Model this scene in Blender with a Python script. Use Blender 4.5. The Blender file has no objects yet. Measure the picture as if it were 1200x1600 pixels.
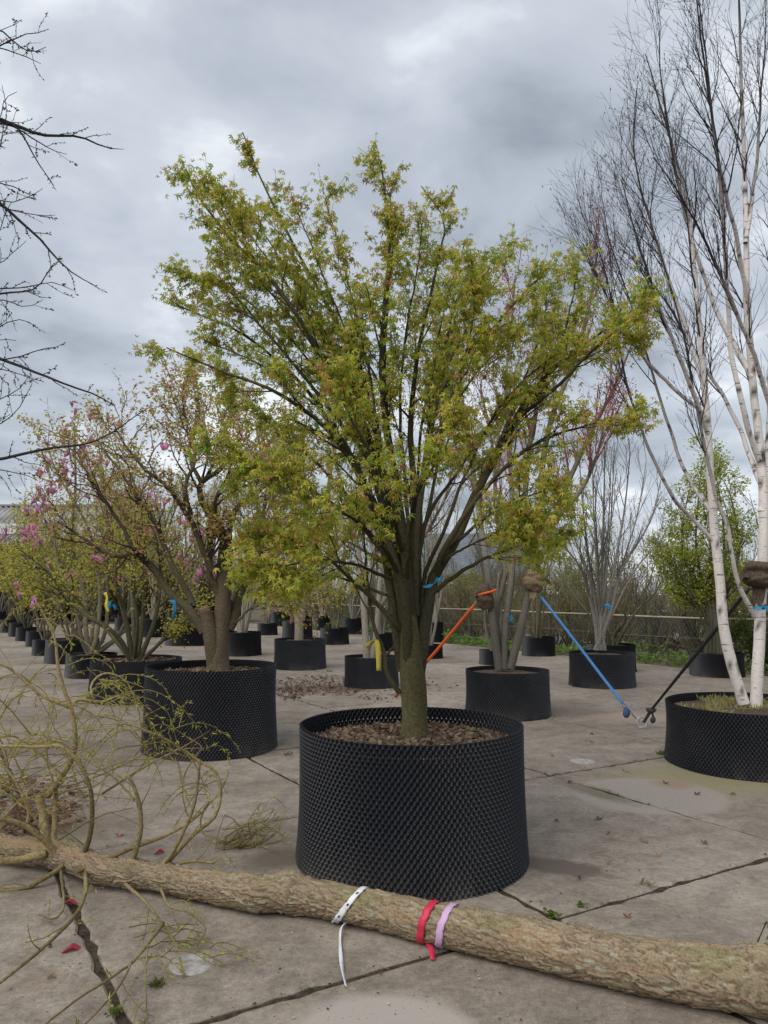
import bpy, math, random
import numpy as np
from mathutils import Vector

# ------------------------------------------------------------------ camera, sky, light
scene = bpy.context.scene
col = scene.collection
F_PX = 1202.0
PITCH = math.atan(122 / F_PX)
EYE = 1.6
cam_d = bpy.data.cameras.new("camera")
cam_d.sensor_fit = 'VERTICAL'
cam_d.sensor_height = 34.6
cam_d.lens = 34.6 * F_PX / 1600
cam_d.clip_end = 2000
cam_o = bpy.data.objects.new("camera", cam_d)
cam_o.location = (0, 0, EYE)
cam_o.rotation_euler = (math.radians(90) + PITCH, 0, 0)
col.objects.link(cam_o)
scene.camera = cam_o

SUN_EL, SUN_AZ = math.radians(50), math.radians(-140)      # azimuth from +Y, clockwise
w = bpy.data.worlds.new("World"); scene.world = w; w.use_nodes = True
nt = w.node_tree; N = nt.nodes; L = nt.links; N.clear()
out = N.new('ShaderNodeOutputWorld')
bg1 = N.new('ShaderNodeBackground'); bg2 = N.new('ShaderNodeBackground')
mix = N.new('ShaderNodeMixShader'); mix.inputs[0].default_value = 0.93
sky = N.new('ShaderNodeTexSky'); sky.sky_type = 'NISHITA'; sky.sun_disc = False
sky.sun_elevation = SUN_EL; sky.sun_rotation = SUN_AZ
bg1.inputs[1].default_value = 0.08
L.new(sky.outputs[0], bg1.inputs[0])
tc = N.new('ShaderNodeTexCoord'); sx = N.new('ShaderNodeSeparateXYZ')
L.new(tc.outputs['Generated'], sx.inputs[0])
zm = N.new('ShaderNodeMath'); zm.operation = 'MAXIMUM'; zm.inputs[1].default_value = 0.0
L.new(sx.outputs[2], zm.inputs[0])
za = N.new('ShaderNodeMath'); za.operation = 'ADD'; za.inputs[1].default_value = 0.22
L.new(zm.outputs[0], za.inputs[0])
dx = N.new('ShaderNodeMath'); dx.operation = 'DIVIDE'; L.new(sx.outputs[0], dx.inputs[0]); L.new(za.outputs[0], dx.inputs[1])
dy = N.new('ShaderNodeMath'); dy.operation = 'DIVIDE'; L.new(sx.outputs[1], dy.inputs[0]); L.new(za.outputs[0], dy.inputs[1])
cx = N.new('ShaderNodeCombineXYZ'); L.new(dx.outputs[0], cx.inputs[0]); L.new(dy.outputs[0], cx.inputs[1])
cx.inputs[2].default_value = 10.2
n1 = N.new('ShaderNodeTexNoise'); n1.inputs['Scale'].default_value = 1.15; n1.inputs['Detail'].default_value = 7
n1.inputs['Roughness'].default_value = 0.5; n1.inputs['Distortion'].default_value = 0.5
L.new(cx.outputs[0], n1.inputs['Vector'])
n2 = N.new('ShaderNodeTexNoise'); n2.inputs['Scale'].default_value = 3.6; n2.inputs['Detail'].default_value = 6
n2.inputs['Roughness'].default_value = 0.5; n2.inputs['Distortion'].default_value = 0.3
L.new(cx.outputs[0], n2.inputs['Vector'])
nm = N.new('ShaderNodeMix'); nm.data_type = 'FLOAT'; nm.inputs[0].default_value = 0.42
L.new(n1.outputs[0], nm.inputs[2]); L.new(n2.outputs[0], nm.inputs[3])
rmp = N.new('ShaderNodeValToRGB')
e = rmp.color_ramp.elements
e[0].position = 0.36; e[0].color = (0.26, 0.29, 0.345, 1)
e[1].position = 0.645; e[1].color = (0.92, 0.95, 0.98, 1)
x = e.new(0.45); x.color = (0.42, 0.465, 0.53, 1)
x = e.new(0.56); x.color = (0.57, 0.62, 0.685, 1)
L.new(nm.outputs[0], rmp.inputs[0]); L.new(rmp.outputs[0], bg2.inputs[0])
bg2.inputs[1].default_value = 0.68
L.new(bg1.outputs[0], mix.inputs[1]); L.new(bg2.outputs[0], mix.inputs[2]); L.new(mix.outputs[0], out.inputs[0])

sd = bpy.data.lights.new("sun", 'SUN'); sd.energy = 1.5; sd.angle = math.radians(60); sd.color = (1, 0.96, 0.9)
so = bpy.data.objects.new("sun", sd); col.objects.link(so)
sdir = Vector((math.sin(SUN_AZ) * math.cos(SUN_EL), math.cos(SUN_AZ) * math.cos(SUN_EL), math.sin(SUN_EL)))
so.rotation_euler = sdir.to_track_quat('Z', 'Y').to_euler()
so.location = (0, 0, 30)
scene.view_settings.view_transform = 'Standard'
scene.view_settings.look = 'None'
scene.view_settings.exposure = 0.75
scene.view_settings.gamma = 1.0
scene.render.engine = 'CYCLES'
scene.cycles.max_bounces = 6
scene.cycles.transparent_max_bounces = 8

# ------------------------------------------------------------------ helpers
rng = np.random.default_rng(11)
A3 = np.array
UP = A3([0., 0, 1])

def ray(u, v):
    x = (u - 600) / F_PX; y = -(v - 800) / F_PX
    return A3([x, math.cos(PITCH) - y * math.sin(PITCH), math.sin(PITCH) + y * math.cos(PITCH)])
def at(u, v, Y):
    d = ray(u, v); return A3([0, 0, EYE]) + d * (Y / d[1])
def gr(u, v, z=0.0):
    d = ray(u, v); return A3([0, 0, EYE]) + d * ((z - EYE) / d[2])
def nrm(a):
    return a / np.maximum(np.linalg.norm(a, axis=-1, keepdims=True), 1e-9)

OFF = {}
def finish(o, parent):
    col.objects.link(o)
    if parent is not None:
        o.parent = parent
        OFF[o.name] = OFF[parent.name]
    else:
        OFF[o.name] = A3([0., 0, 0])
def thing(name, label, cat, loc=(0, 0, 0), group=None):
    o = bpy.data.objects.new(name, None); o.empty_display_size = 0.2
    o.location = tuple(map(float, loc)); col.objects.link(o); OFF[o.name] = A3(loc, dtype=float)
    o['label'] = label; o['category'] = cat
    if group: o['group'] = group
    return o
def tag(o, label=None, cat=None, group=None, kind=None):
    if label: o['label'] = label
    if cat: o['category'] = cat
    if group: o['group'] = group
    if kind: o['kind'] = kind
    return o
def mesh(name, V, F, colr=None, smooth=True):
    V = np.asarray(V, dtype=np.float32)
    F = [np.asarray(f, dtype=np.int32) for f in F if len(f)]
    me = bpy.data.meshes.new(name)
    me.vertices.add(len(V)); me.vertices.foreach_set('co', V.ravel())
    nl = sum(f.size for f in F); npoly = sum(len(f) for f in F)
    me.loops.add(nl); me.loops.foreach_set('vertex_index', np.concatenate([f.ravel() for f in F]))
    me.polygons.add(npoly)
    ls = []; s = 0
    for f in F:
        ls.append(s + np.arange(len(f)) * f.shape[1]); s += f.size
    me.polygons.foreach_set('loop_start', np.concatenate(ls).astype(np.int32))
    me.polygons.foreach_set('use_smooth', np.full(npoly, smooth, dtype=bool))
    if colr is not None:
        c = np.ones((len(V), 4), dtype=np.float32); c[:, :3] = colr
        at_ = me.color_attributes.new('col', 'FLOAT_COLOR', 'POINT'); at_.data.foreach_set('color', c.ravel())
    me.update(calc_edges=True)
    return me
def mk(name, V, F, mat, parent=None, colr=None, smooth=True, kind=None):
    V = np.asarray(V, dtype=float)
    if parent is not None: V = V - OFF[parent.name]
    me = mesh(name, V, F, colr, smooth); me.materials.append(mat)
    o = bpy.data.objects.new(name, me); finish(o, parent)
    if kind: o['kind'] = kind
    return o
def mkb(name, V, F, mat, label, cat, base=None, group=None, kind=None, smooth=False, colr=None):
    """a thing that is one mesh, with its origin at its base"""
    V = np.asarray(V, dtype=float)
    if base is None: base = A3([V[:, 0].mean(), V[:, 1].mean(), V[:, 2].min()])
    me = mesh(name, V - base, F, colr, smooth); me.materials.append(mat)
    o = bpy.data.objects.new(name, me); o.location = tuple(map(float, base)); col.objects.link(o)
    OFF[o.name] = A3(base, dtype=float)
    return tag(o, label, cat, group, kind)

def join(parts):
    V = []; F = {}; C = []; n = 0
    for p in parts:
        v, f = p[0], p[1]
        for ff in f:
            ff = np.asarray(ff)
            if len(ff): F.setdefault(ff.shape[1], []).append(ff + n)
        V.append(v); n += len(v)
        if len(p) > 2: C.append(np.broadcast_to(p[2], v.shape))
    return np.concatenate(V), [np.concatenate(x) for x in F.values()], (np.concatenate(C) if C else None)

def box(x0, x1, y0, y1, z0, z1):
    V = A3([[x, y, z] for z in (z0, z1) for y in (y0, y1) for x in (x0, x1)], dtype=float)
    F = A3([[0, 2, 3, 1], [4, 5, 7, 6], [0, 1, 5, 4], [2, 6, 7, 3], [0, 4, 6, 2], [1, 3, 7, 5]])
    return V, [F]
def obox(c, ax, half):
    """box oriented by three axes (rows of ax)"""
    V, F = box(-1, 1, -1, 1, -1, 1)
    return A3(c) + (V * A3(half)) @ A3(ax), F

def frames(P):
    T = nrm(np.gradient(P, axis=1))
    t0 = T.mean(axis=1)
    ref = np.where(np.abs(t0[:, 2:3]) < 0.8, A3([[0., 0, 1]]), A3([[1., 0, 0]]))
    ref = ref[:, None, :] - T * np.sum(T * ref[:, None, :], axis=-1, keepdims=True)
    n1 = nrm(ref); n2 = np.cross(T, n1)
    return T, n1, n2
def tubes(P, R, s=5, cap=False):
    """P (B,m,3) R (B,m) -> verts, faces"""
    P = np.asarray(P, dtype=float); R = np.asarray(R, dtype=float)
    B, m, _ = P.shape
    T, n1, n2 = frames(P)
    a = np.arange(s) * 2 * math.pi / s
    V = P[:, :, None, :] + R[:, :, None, None] * (np.cos(a)[:, None] * n1[:, :, None, :] + np.sin(a)[:, None] * n2[:, :, None, :])
    V = V.reshape(-1, 3)
    b, i, j = np.meshgrid(np.arange(B), np.arange(m - 1), np.arange(s), indexing='ij')
    o = b * m * s
    F = np.stack([o + i * s + j, o + i * s + (j + 1) % s, o + (i + 1) * s + (j + 1) % s, o + (i + 1) * s + j], -1).reshape(-1, 4)
    Fs = [F]
    if cap:
        k = np.arange(B)[:, None] * m * s
        Fs.append(k + (m - 1) * s + np.arange(s)[None]); Fs.append(k + np.arange(s)[None, ::-1])
    return V, Fs
def smoothline(pts, m):
    """Catmull-Rom resample of a polyline to m points"""
    p = np.asarray(pts, dtype=float)
    if len(p) == 2: p = A3([p[0], (p[0] + p[1]) / 2, p[1]])
    q = np.concatenate([[2 * p[0] - p[1]], p, [2 * p[-1] - p[-2]]])
    d = np.concatenate([[0], np.cumsum(np.linalg.norm(np.diff(p, axis=0), axis=1))])
    s = np.linspace(0, d[-1], m); k = np.clip(np.searchsorted(d, s, side='right') - 1, 0, len(p) - 2)
    t = ((s - d[k]) / np.maximum(d[k + 1] - d[k], 1e-9))[:, None]
    p0, p1, p2, p3 = q[k], q[k + 1], q[k + 2], q[k + 3]
    return 0.5 * (2 * p1 + (p2 - p0) * t + (2 * p0 - 5 * p1 + 4 * p2 - p3) * t**2 + (3 * p1 - p0 - 3 * p2 + p3) * t**3)
def taper(m, r0, r1, p=1.0):
    return r1 + (r0 - r1) * (1 - np.linspace(0, 1, m)) ** p
def spawn(P, R, K, t0, t1, ang, ln, m, up=0.15, wob=0.12, rf=0.5, r1=0.0015, away=None, lenpow=0.5, rmax=1):
    """side branches on every parent; K each"""
    B, mm, _ = P.shape
    t = t0 + (t1 - t0) * (np.arange(K)[None] + rng.random((B, K))) / K
    x = t * (mm - 1); i = np.clip(x.astype(int), 0, mm - 2); fr = (x - i)[..., None]
    b = np.arange(B)[:, None]
    pos = P[b, i] * (1 - fr) + P[b, i + 1] * fr
    tan = nrm(P[b, i + 1] - P[b, i])
    rad = R[b, i] * (1 - fr[..., 0]) + R[b, i + 1] * fr[..., 0]
    rnd = rng.normal(size=pos.shape)
    if away is not None: rnd = rnd + 0.8 * nrm((pos - A3(away)) * A3([1, 1, 0.2]))
    nn = nrm(rnd - tan * np.sum(rnd * tan, -1, keepdims=True))
    an = np.radians(ang) * rng.uniform(0.6, 1.35, (B, K))[..., None]
    d = nrm(np.cos(an) * tan + np.sin(an) * nn + up * UP)
    le = ln * rng.uniform(0.55, 1.25, (B, K)) * (1 - (t - t0) / max(1e-6, (1 - t0)) * 0.65) ** lenpow
    step = (le / (m - 1))[..., None]
    pts = [pos]
    for k in range(m - 1):
        d = nrm(d + wob * rng.normal(size=d.shape) + up * 0.35 * UP)
        pts.append(pts[-1] + d * step)
    P2 = np.stack(pts, 2).reshape(B * K, m, 3)
    r0 = np.minimum(rad * rf, rmax).reshape(-1, 1)
    r0 = np.maximum(r0, r1 * 1.2)
    R2 = r1 + (r0 - r1) * (1 - np.linspace(0, 1, m))[None]
    return P2, R2
def along(P, K, t0=0.2, t1=1.0):
    B, mm, _ = P.shape
    t = rng.uniform(t0, t1, (B, K)); x = t * (mm - 1); i = np.clip(x.astype(int), 0, mm - 2); fr = (x - i)[..., None]
    b = np.arange(B)[:, None]
    pos = P[b, i] * (1 - fr) + P[b, i + 1] * fr
    return pos.reshape(-1, 3), nrm(P[b, i + 1] - P[b, i]).reshape(-1, 3)

# leaf templates: verts (x side, y forward, z normal), faces
def palmate(n=5, w=0.17, droop=0.3):
    V = []; F = []
    for k, (a, l) in enumerate(zip(np.linspace(-105, 105, n), [0.62, 0.88, 1, 0.88, 0.62])):
        c, s = math.cos(math.radians(a)), math.sin(math.radians(a))
        for fx, fy, z in ((0, 0, 0), (w, 0.45 * l, 0.02), (0, l, -droop * l), (-w, 0.45 * l, 0.02)):
            V.append((fx * c + fy * s, -fx * s + fy * c, z))
        F.append([4 * k, 4 * k + 1, 4 * k + 2, 4 * k + 3])
    return A3(V), A3(F)
RHOMB = (A3([(0, 0, 0), (0.28, 0.5, 0.06), (0, 1, -0.12), (-0.28, 0.5, 0.06)]), A3([[0, 1, 2, 3]]))
NARROW = (A3([(0, 0, 0), (0.1, 0.45, 0.03), (0, 1, -0.1), (-0.1, 0.45, 0.03)]), A3([[0, 1, 2, 3]]))
PALM = palmate()
PALM2 = palmate(5, 0.15, 0.55)
def leaves(pos, fwd, size, tmpl, cols, nup=0.6):
    n = len(pos)
    fwd = nrm(fwd)
    up = nrm(rng.normal(size=(n, 3)) * 0.55 + nup * UP)
    X = nrm(np.cross(fwd, up)); Z = np.cross(X, fwd)
    tv, tf = tmpl
    sz = np.broadcast_to(size, (n,))[:, None, None]
    V = pos[:, None, :] + sz * (tv[None, :, 0:1] * X[:, None] + tv[None, :, 1:2] * fwd[:, None] + tv[None, :, 2:3] * Z[:, None])
    k = len(tv)
    F = (np.arange(n)[:, None, None] * k + tf[None]).reshape(-1, tf.shape[1])
    C = np.repeat(cols, k, axis=0)
    return V.reshape(-1, 3), [F], C

def hash3(i, j, k, s=0):
    h = (i.astype(np.int64) * 374761393 + j.astype(np.int64) * 668265263 + k.astype(np.int64) * 2147483647 + s * 974634777) & 0xffffffff
    h = ((h ^ (h >> 13)) * 1274126177) & 0xffffffff
    h = (h ^ (h >> 16)) & 0xffffffff
    return h / 4294967295.0
def vnoise(p, s=0):
    i = np.floor(p).astype(np.int64); f = p - i; f = f * f * (3 - 2 * f)
    r = 0
    for a in (0, 1):
        for b in (0, 1):
            for c in (0, 1):
                wgt = (f[..., 0] if a else 1 - f[..., 0]) * (f[..., 1] if b else 1 - f[..., 1]) * (f[..., 2] if c else 1 - f[..., 2])
                r = r + wgt * hash3(i[..., 0] + a, i[..., 1] + b, i[..., 2] + c, s)
    return r
def fbm(p, o=4, s=0):
    r = 0; a = 0.5; t = 0
    for k in range(o):
        r = r + a * vnoise(p * 2**k, s + k); t += a; a *= 0.5
    return r / t

# ------------------------------------------------------------------ materials
def mat(name, base, rough=0.8, spec=0.3):
    m = bpy.data.materials.new(name); m.use_nodes = True
    b = m.node_tree.nodes['Principled BSDF']
    b.inputs['Base Color'].default_value = (*base, 1); b.inputs['Roughness'].default_value = rough
    b.inputs['Specular IOR Level'].default_value = spec
    return m
def nodes(m):
    t = m.node_tree; return t, t.nodes, t.links, t.nodes['Principled BSDF']
def noise_mat(name, c0, c1, scale, rough=0.85, bump=0.3, dist=0.01, stretch=(1, 1, 1), obj=True, spec=0.25, detail=5, lo=0.35, hi=0.65):
    m = mat(name, c0, rough, spec); t, n, l, b = nodes(m)
    tc = n.new('ShaderNodeTexCoord'); mp = n.new('ShaderNodeMapping'); mp.inputs['Scale'].default_value = stretch
    l.new(tc.outputs['Object'], mp.inputs[0])
    ns = n.new('ShaderNodeTexNoise'); ns.inputs['Scale'].default_value = scale; ns.inputs['Detail'].default_value = detail
    l.new(mp.outputs[0], ns.inputs['Vector'])
    r = n.new('ShaderNodeValToRGB'); r.color_ramp.elements[0].color = (*c0, 1); r.color_ramp.elements[1].color = (*c1, 1)
    r.color_ramp.elements[0].position = lo; r.color_ramp.elements[1].position = hi
    l.new(ns.outputs[0], r.inputs[0]); l.new(r.outputs[0], b.inputs['Base Color'])
    bp = n.new('ShaderNodeBump'); bp.inputs['Strength'].default_value = bump; bp.inputs['Distance'].default_value = dist
    l.new(ns.outputs[0], bp.inputs['Height']); l.new(bp.outputs[0], b.inputs['Normal'])
    return m
def attr_mat(name, rough=0.7, trans=0.0, spec=0.25, bump=0.0, bscale=40, nvar=0.0):
    m = mat(name, (0.1, 0.1, 0.1), rough, spec); t, n, l, b = nodes(m)
    a = n.new('ShaderNodeAttribute'); a.attribute_name = 'col'
    src = a.outputs['Color']
    if nvar:
        tc = n.new('ShaderNodeTexCoord'); ns = n.new('ShaderNodeTexNoise'); ns.inputs['Scale'].default_value = bscale; ns.inputs['Detail'].default_value = 5
        l.new(tc.outputs['Object'], ns.inputs['Vector'])
        mr = n.new('ShaderNodeMapRange'); mr.inputs[1].default_value = 0.3; mr.inputs[2].default_value = 0.7
        mr.inputs[3].default_value = 1 - nvar; mr.inputs[4].default_value = 1 + nvar
        l.new(ns.outputs[0], mr.inputs[0])
        mx = n.new('ShaderNodeVectorMath'); mx.operation = 'SCALE'
        l.new(src, mx.inputs[0]); l.new(mr.outputs[0], mx.inputs['Scale']); src = mx.outputs[0]
        if bump:
            bp = n.new('ShaderNodeBump'); bp.inputs['Strength'].default_value = bump; bp.inputs['Distance'].default_value = 0.01
            l.new(ns.outputs[0], bp.inputs['Height']); l.new(bp.outputs[0], b.inputs['Normal'])
    l.new(src, b.inputs['Base Color'])
    if trans:
        tr = n.new('ShaderNodeBsdfTranslucent'); l.new(src, tr.inputs[0])
        ms = n.new('ShaderNodeMixShader'); ms.inputs[0].default_value = trans
        l.new(b.outputs[0], ms.inputs[1]); l.new(tr.outputs[0], ms.inputs[2])
        l.new(ms.outputs[0], n['Material Output'].inputs[0])
    return m
LEAF = attr_mat('leaf', 0.5, 0.5, 0.3)
BARKC = attr_mat('bark_tinted', 0.85, 0, 0.2, 0.5, 60, 0.35)
BIRCHM = attr_mat('birch_bark', 0.75, 0, 0.25, 0.15, 30, 0.08)
def birch_marks():
    t, n, l, b = nodes(BIRCHM); src = b.inputs['Base Color'].links[0].from_socket
    tc = n.new('ShaderNodeTexCoord'); mx = None
    for sc, lo in (((7, 7, 55), .64), ((16, 16, 120), .66), ((3, 3, 9), .69)):
        mp = n.new('ShaderNodeMapping'); mp.inputs['Scale'].default_value = sc; l.new(tc.outputs['Object'], mp.inputs[0])
        ns = n.new('ShaderNodeTexNoise'); ns.inputs['Scale'].default_value = 1.0; ns.inputs['Detail'].default_value = 3; l.new(mp.outputs[0], ns.inputs['Vector'])
        mr = n.new('ShaderNodeMapRange'); mr.inputs[1].default_value = lo; mr.inputs[2].default_value = lo + .03; mr.inputs[4].default_value = .85; l.new(ns.outputs[0], mr.inputs[0])
        q = n.new('ShaderNodeMix'); q.data_type = 'RGBA'; l.new(mr.outputs[0], q.inputs[0]); l.new(src, q.inputs[6]); q.inputs[7].default_value = (.085, .07, .06, 1); src = q.outputs[2]
    l.new(src, b.inputs['Base Color'])
birch_marks()
LOGBARK = attr_mat('log_bark', 0.9, 0, 0.15, 0.35, 120, 0.25)
TWIG = attr_mat('twig', 0.8, 0, 0.25)
POT = attr_mat('black_plastic', 0.5, 0, 0.38)
SOIL = noise_mat('potting_soil', (0.03, 0.02, 0.014), (0.12, 0.085, 0.06), 60, 0.95, 0.8, 0.01)
CHIP = attr_mat('bark_chip', 0.9, 0, 0.2)
HEMP = noise_mat('burlap', (0.13, 0.09, 0.055), (0.25, 0.18, 0.115), 90, 0.95, 0.8, 0.004)
HEMPD = noise_mat('weathered_burlap', (0.05, 0.037, 0.026), (0.14, 0.10, 0.07), 70, 0.95, 0.8, 0.004)
ORANGE = noise_mat('orange_webbing', (0.62, 0.10, 0.02), (0.75, 0.15, 0.035), 80, 0.7, 0.2, 0.002)
BLUE = noise_mat('blue_webbing', (0.05, 0.18, 0.42), (0.09, 0.25, 0.52), 80, 0.7, 0.2, 0.002)
DARKW = noise_mat('grey_webbing', (0.03, 0.036, 0.04), (0.06, 0.066, 0.07), 80, 0.8, 0.2, 0.002)
TAPEB = mat('blue_tape', (0.02, 0.22, 0.42), 0.45)
TAPEY = mat('yellow_tape', (0.65, 0.55, 0.08), 0.5)
TAPEW = noise_mat('white_tape', (0.58, 0.60, 0.62), (0.72, 0.74, 0.76), 30, 0.5, 0.1, 0.002)
TAPER = mat('red_tape', (0.55, 0.03, 0.07), 0.45)
TAPEL = mat('lilac_tape', (0.55, 0.36, 0.56), 0.5)
INK = mat('ink', (0.03, 0.04, 0.08), 0.6)
STEEL = mat('galvanised_steel', (0.42, 0.43, 0.44), 0.45); nodes(STEEL)[3].inputs['Metallic'].default_value = 0.8
WHITE = mat('car_paint_white', (0.7, 0.71, 0.72), 0.3, 0.5)
DARKPAINT = mat('car_paint_dark', (0.03, 0.035, 0.045), 0.3, 0.5)
GLASS = mat('dark_glass', (0.03, 0.04, 0.05), 0.08, 0.6)
RUBBER = mat('rubber', (0.015, 0.015, 0.015), 0.8)
WOODPOST = noise_mat('mossy_post', (0.045, 0.05, 0.022), (0.11, 0.09, 0.055), 18, 0.95, 0.6, 0.01, (1, 1, 0.3))
WIRE = mat('wire', (0.22, 0.22, 0.2), 0.6)
RAIL = noise_mat('pale_rail', (0.30, 0.25, 0.19), (0.42, 0.36, 0.28), 12, 0.9, 0.3, 0.005)

# concrete: aged slab, seen by world position so that every slab is its own
def concrete():
    m = mat('slab_concrete', (0.3, 0.27, 0.24), 0.85, 0.3); t, n, l, b = nodes(m)
    g = n.new('ShaderNodeNewGeometry'); oi = n.new('ShaderNodeObjectInfo')
    def nz(scale, detail, vec=None, rough=0.55, dist=0):
        q = n.new('ShaderNodeTexNoise'); q.inputs['Scale'].default_value = scale; q.inputs['Detail'].default_value = detail
        q.inputs['Roughness'].default_value = rough; q.inputs['Distortion'].default_value = dist
        l.new(vec or g.outputs['Position'], q.inputs['Vector']); return q.outputs[0]
    def ramp(src, stops):
        r = n.new('ShaderNodeValToRGB'); el = r.color_ramp.elements
        el[0].position, el[0].color = stops[0][0], (*stops[0][1], 1); el[1].position, el[1].color = stops[-1][0], (*stops[-1][1], 1)
        for p, c in stops[1:-1]: q = el.new(p); q.color = (*c, 1)
        l.new(src, r.inputs[0]); return r.outputs[0]
    def mixc(fac, a, bb, mode='MIX'):
        q = n.new('ShaderNodeMix'); q.data_type = 'RGBA'; q.blend_type = mode
        if isinstance(fac, float): q.inputs[0].default_value = fac
        else: l.new(fac, q.inputs[0])
        for s, v in ((6, a), (7, bb)):
            if isinstance(v, tuple): q.inputs[s].default_value = (*v, 1)
            else: l.new(v, q.inputs[s])
        return q.outputs[2]
    big = ramp(nz(0.7, 6, dist=0.6), [(0.3, (0.26, 0.222, 0.19)), (0.5, (0.36, 0.312, 0.268)), (0.72, (0.43, 0.38, 0.33))])
    mott = mixc(1.0, ramp(nz(5, 9, rough=0.7, dist=0.4), [(0.3, (0.62, 0.60, 0.57)), (0.55, (1.0, 1.0, 1.0)), (0.75, (1.2, 1.19, 1.17))]), ramp(nz(28, 6, rough=0.7), [(0.32, (0.72, 0.71, 0.70)), (0.6, (1.06, 1.06, 1.06))]), 'MULTIPLY')
    fine = ramp(nz(160, 3), [(0.3, (0.75, 0.74, 0.73)), (0.7, (1.15, 1.15, 1.15))])
    c = mixc(1.0, big, mott, 'MULTIPLY'); c = mixc(1.0, c, fine, 'MULTIPLY'); c = mixc(1.0, c, (0.83, 0.825, 0.80), 'MULTIPLY')
    var = ramp(oi.outputs['Random'], [(0.0, (0.86, 0.85, 0.83)), (1.0, (1.1, 1.1, 1.1))])
    c = mixc(1.0, c, var, 'MULTIPLY')
    # dark damp blotches with their own shape
    wet = ramp(nz(1.6, 7, dist=1.2), [(0.60, (0, 0, 0)), (0.74, (1, 1, 1))])
    c = mixc(wet, c, (0.18, 0.145, 0.117))
    def blob(cxy, rx, ry, ang, soft=0.25, warp=0.5):
        mp = n.new('ShaderNodeMapping'); mp.vector_type = 'TEXTURE'
        mp.inputs['Location'].default_value = (cxy[0], cxy[1], 0); mp.inputs['Rotation'].default_value = (0, 0, ang)
        mp.inputs['Scale'].default_value = (rx, ry, 1)
        l.new(g.outputs['Position'], mp.inputs[0])
        ln = n.new('ShaderNodeVectorMath'); ln.operation = 'LENGTH'
        sc = n.new('ShaderNodeVectorMath'); sc.operation = 'MULTIPLY'; sc.inputs[1].default_value = (1, 1, 0)
        l.new(mp.outputs[0], sc.inputs[0]); l.new(sc.outputs[0], ln.inputs[0])
        ad = n.new('ShaderNodeMath'); ad.operation = 'MULTIPLY_ADD'; ad.inputs[1].default_value = warp
        l.new(nz(8, 9, rough=0.72, dist=0.5), ad.inputs[0]); l.new(ln.outputs['Value'], ad.inputs[2])
        mr = n.new('ShaderNodeMapRange'); mr.inputs[1].default_value = 1 + warp * 0.5; mr.inputs[2].default_value = 1 + warp * 0.5 - soft
        mr.inputs[3].default_value = 0; mr.inputs[4].default_value = 1
        l.new(ad.outputs[0], mr.inputs[0]); return mr.outputs[0]
    for uv, rx, ry, ang, cc, soft, wp in STAINS:
        c = mixc(blob(gr(*uv)[:2], rx, ry, ang, soft, wp), c, cc)
    rust = ramp(nz(1.1, 4), [(0.6, (0, 0, 0)), (0.8, (0.5, 0.5, 0.5))])
    c = mixc(rust, c, (0.27, 0.19, 0.13))
    spk = ramp(nz(55, 3), [(0.655, (0, 0, 0)), (0.70, (1, 1, 1))])
    c = mixc(spk, c, (0.10, 0.08, 0.065))
    l.new(c, b.inputs['Base Color'])
    rr = n.new('ShaderNodeMapRange'); rr.inputs[3].default_value = 0.9; rr.inputs[4].default_value = 0.45
    l.new(wet, rr.inputs[0]); l.new(rr.outputs[0], b.inputs['Roughness'])
    bp = n.new('ShaderNodeBump'); bp.inputs['Strength'].default_value = 0.35; bp.inputs['Distance'].default_value = 0.004
    ha = n.new('ShaderNodeMath'); ha.operation = 'ADD'; l.new(nz(90, 4), ha.inputs[0]); l.new(nz(9, 6), ha.inputs[1])
    l.new(ha.outputs[0], bp.inputs['Height']); l.new(bp.outputs[0], b.inputs['Normal'])
    return m
# (pixel of centre), half sizes, angle, colour, softness, raggedness
STAINS = [
    ((872, 1354), 0.36, 0.15, -0.45, (0.13, 0.105, 0.085), 0.35, 1.3),
    ((1120, 1215), 1.25, 0.75, 0.2, (0.27, 0.235, 0.14), 0.6, 0.4),
    ((1015, 1242), 0.62, 0.58, 0.0, (0.315, 0.275, 0.235), 0.1, 0.06),
    ((1050, 1225), 0.2, 0.2, 0.0, (0.30, 0.225, 0.16), 0.5, 0.4),
    ((930, 1237), 0.5, 0.15, -1.05, (0.19, 0.155, 0.115), 0.5, 1.4),
    ((600, 1640), 0.42, 0.42, 0.0, (0.36, 0.32, 0.28), 0.2, 0.1),
    ((450, 1340), 0.32, 0.22, 0.3, (0.14, 0.115, 0.09), 0.5, 1.2),
    ((905, 1112), 0.5, 0.5, 0.3, (0.18, 0.14, 0.11), 0.5, 1.2),
    ((520, 1075), 1.2, 0.7, 0.3, (0.15, 0.105, 0.085), 0.7, 0.7),
    ((60, 1170), 1.2, 0.5, 0.3, (0.16, 0.135, 0.11), 0.6, 1.3),
    ((1000, 1120), 0.9, 0.5, 0.2, (0.30, 0.225, 0.165), 0.8, 0.5),
    ((60, 1300), 0.7, 0.5, 0.3, (0.15, 0.12, 0.09), 0.7, 0.6),
]
CONC = concrete()
JOINT = noise_mat('joint_dirt', (0.025, 0.02, 0.014), (0.07, 0.055, 0.035), 40, 1.0, 0.8, 0.01)
EARTH = noise_mat('earth', (0.07, 0.055, 0.035), (0.16, 0.125, 0.085), 3, 1.0, 0.6, 0.03)

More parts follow.
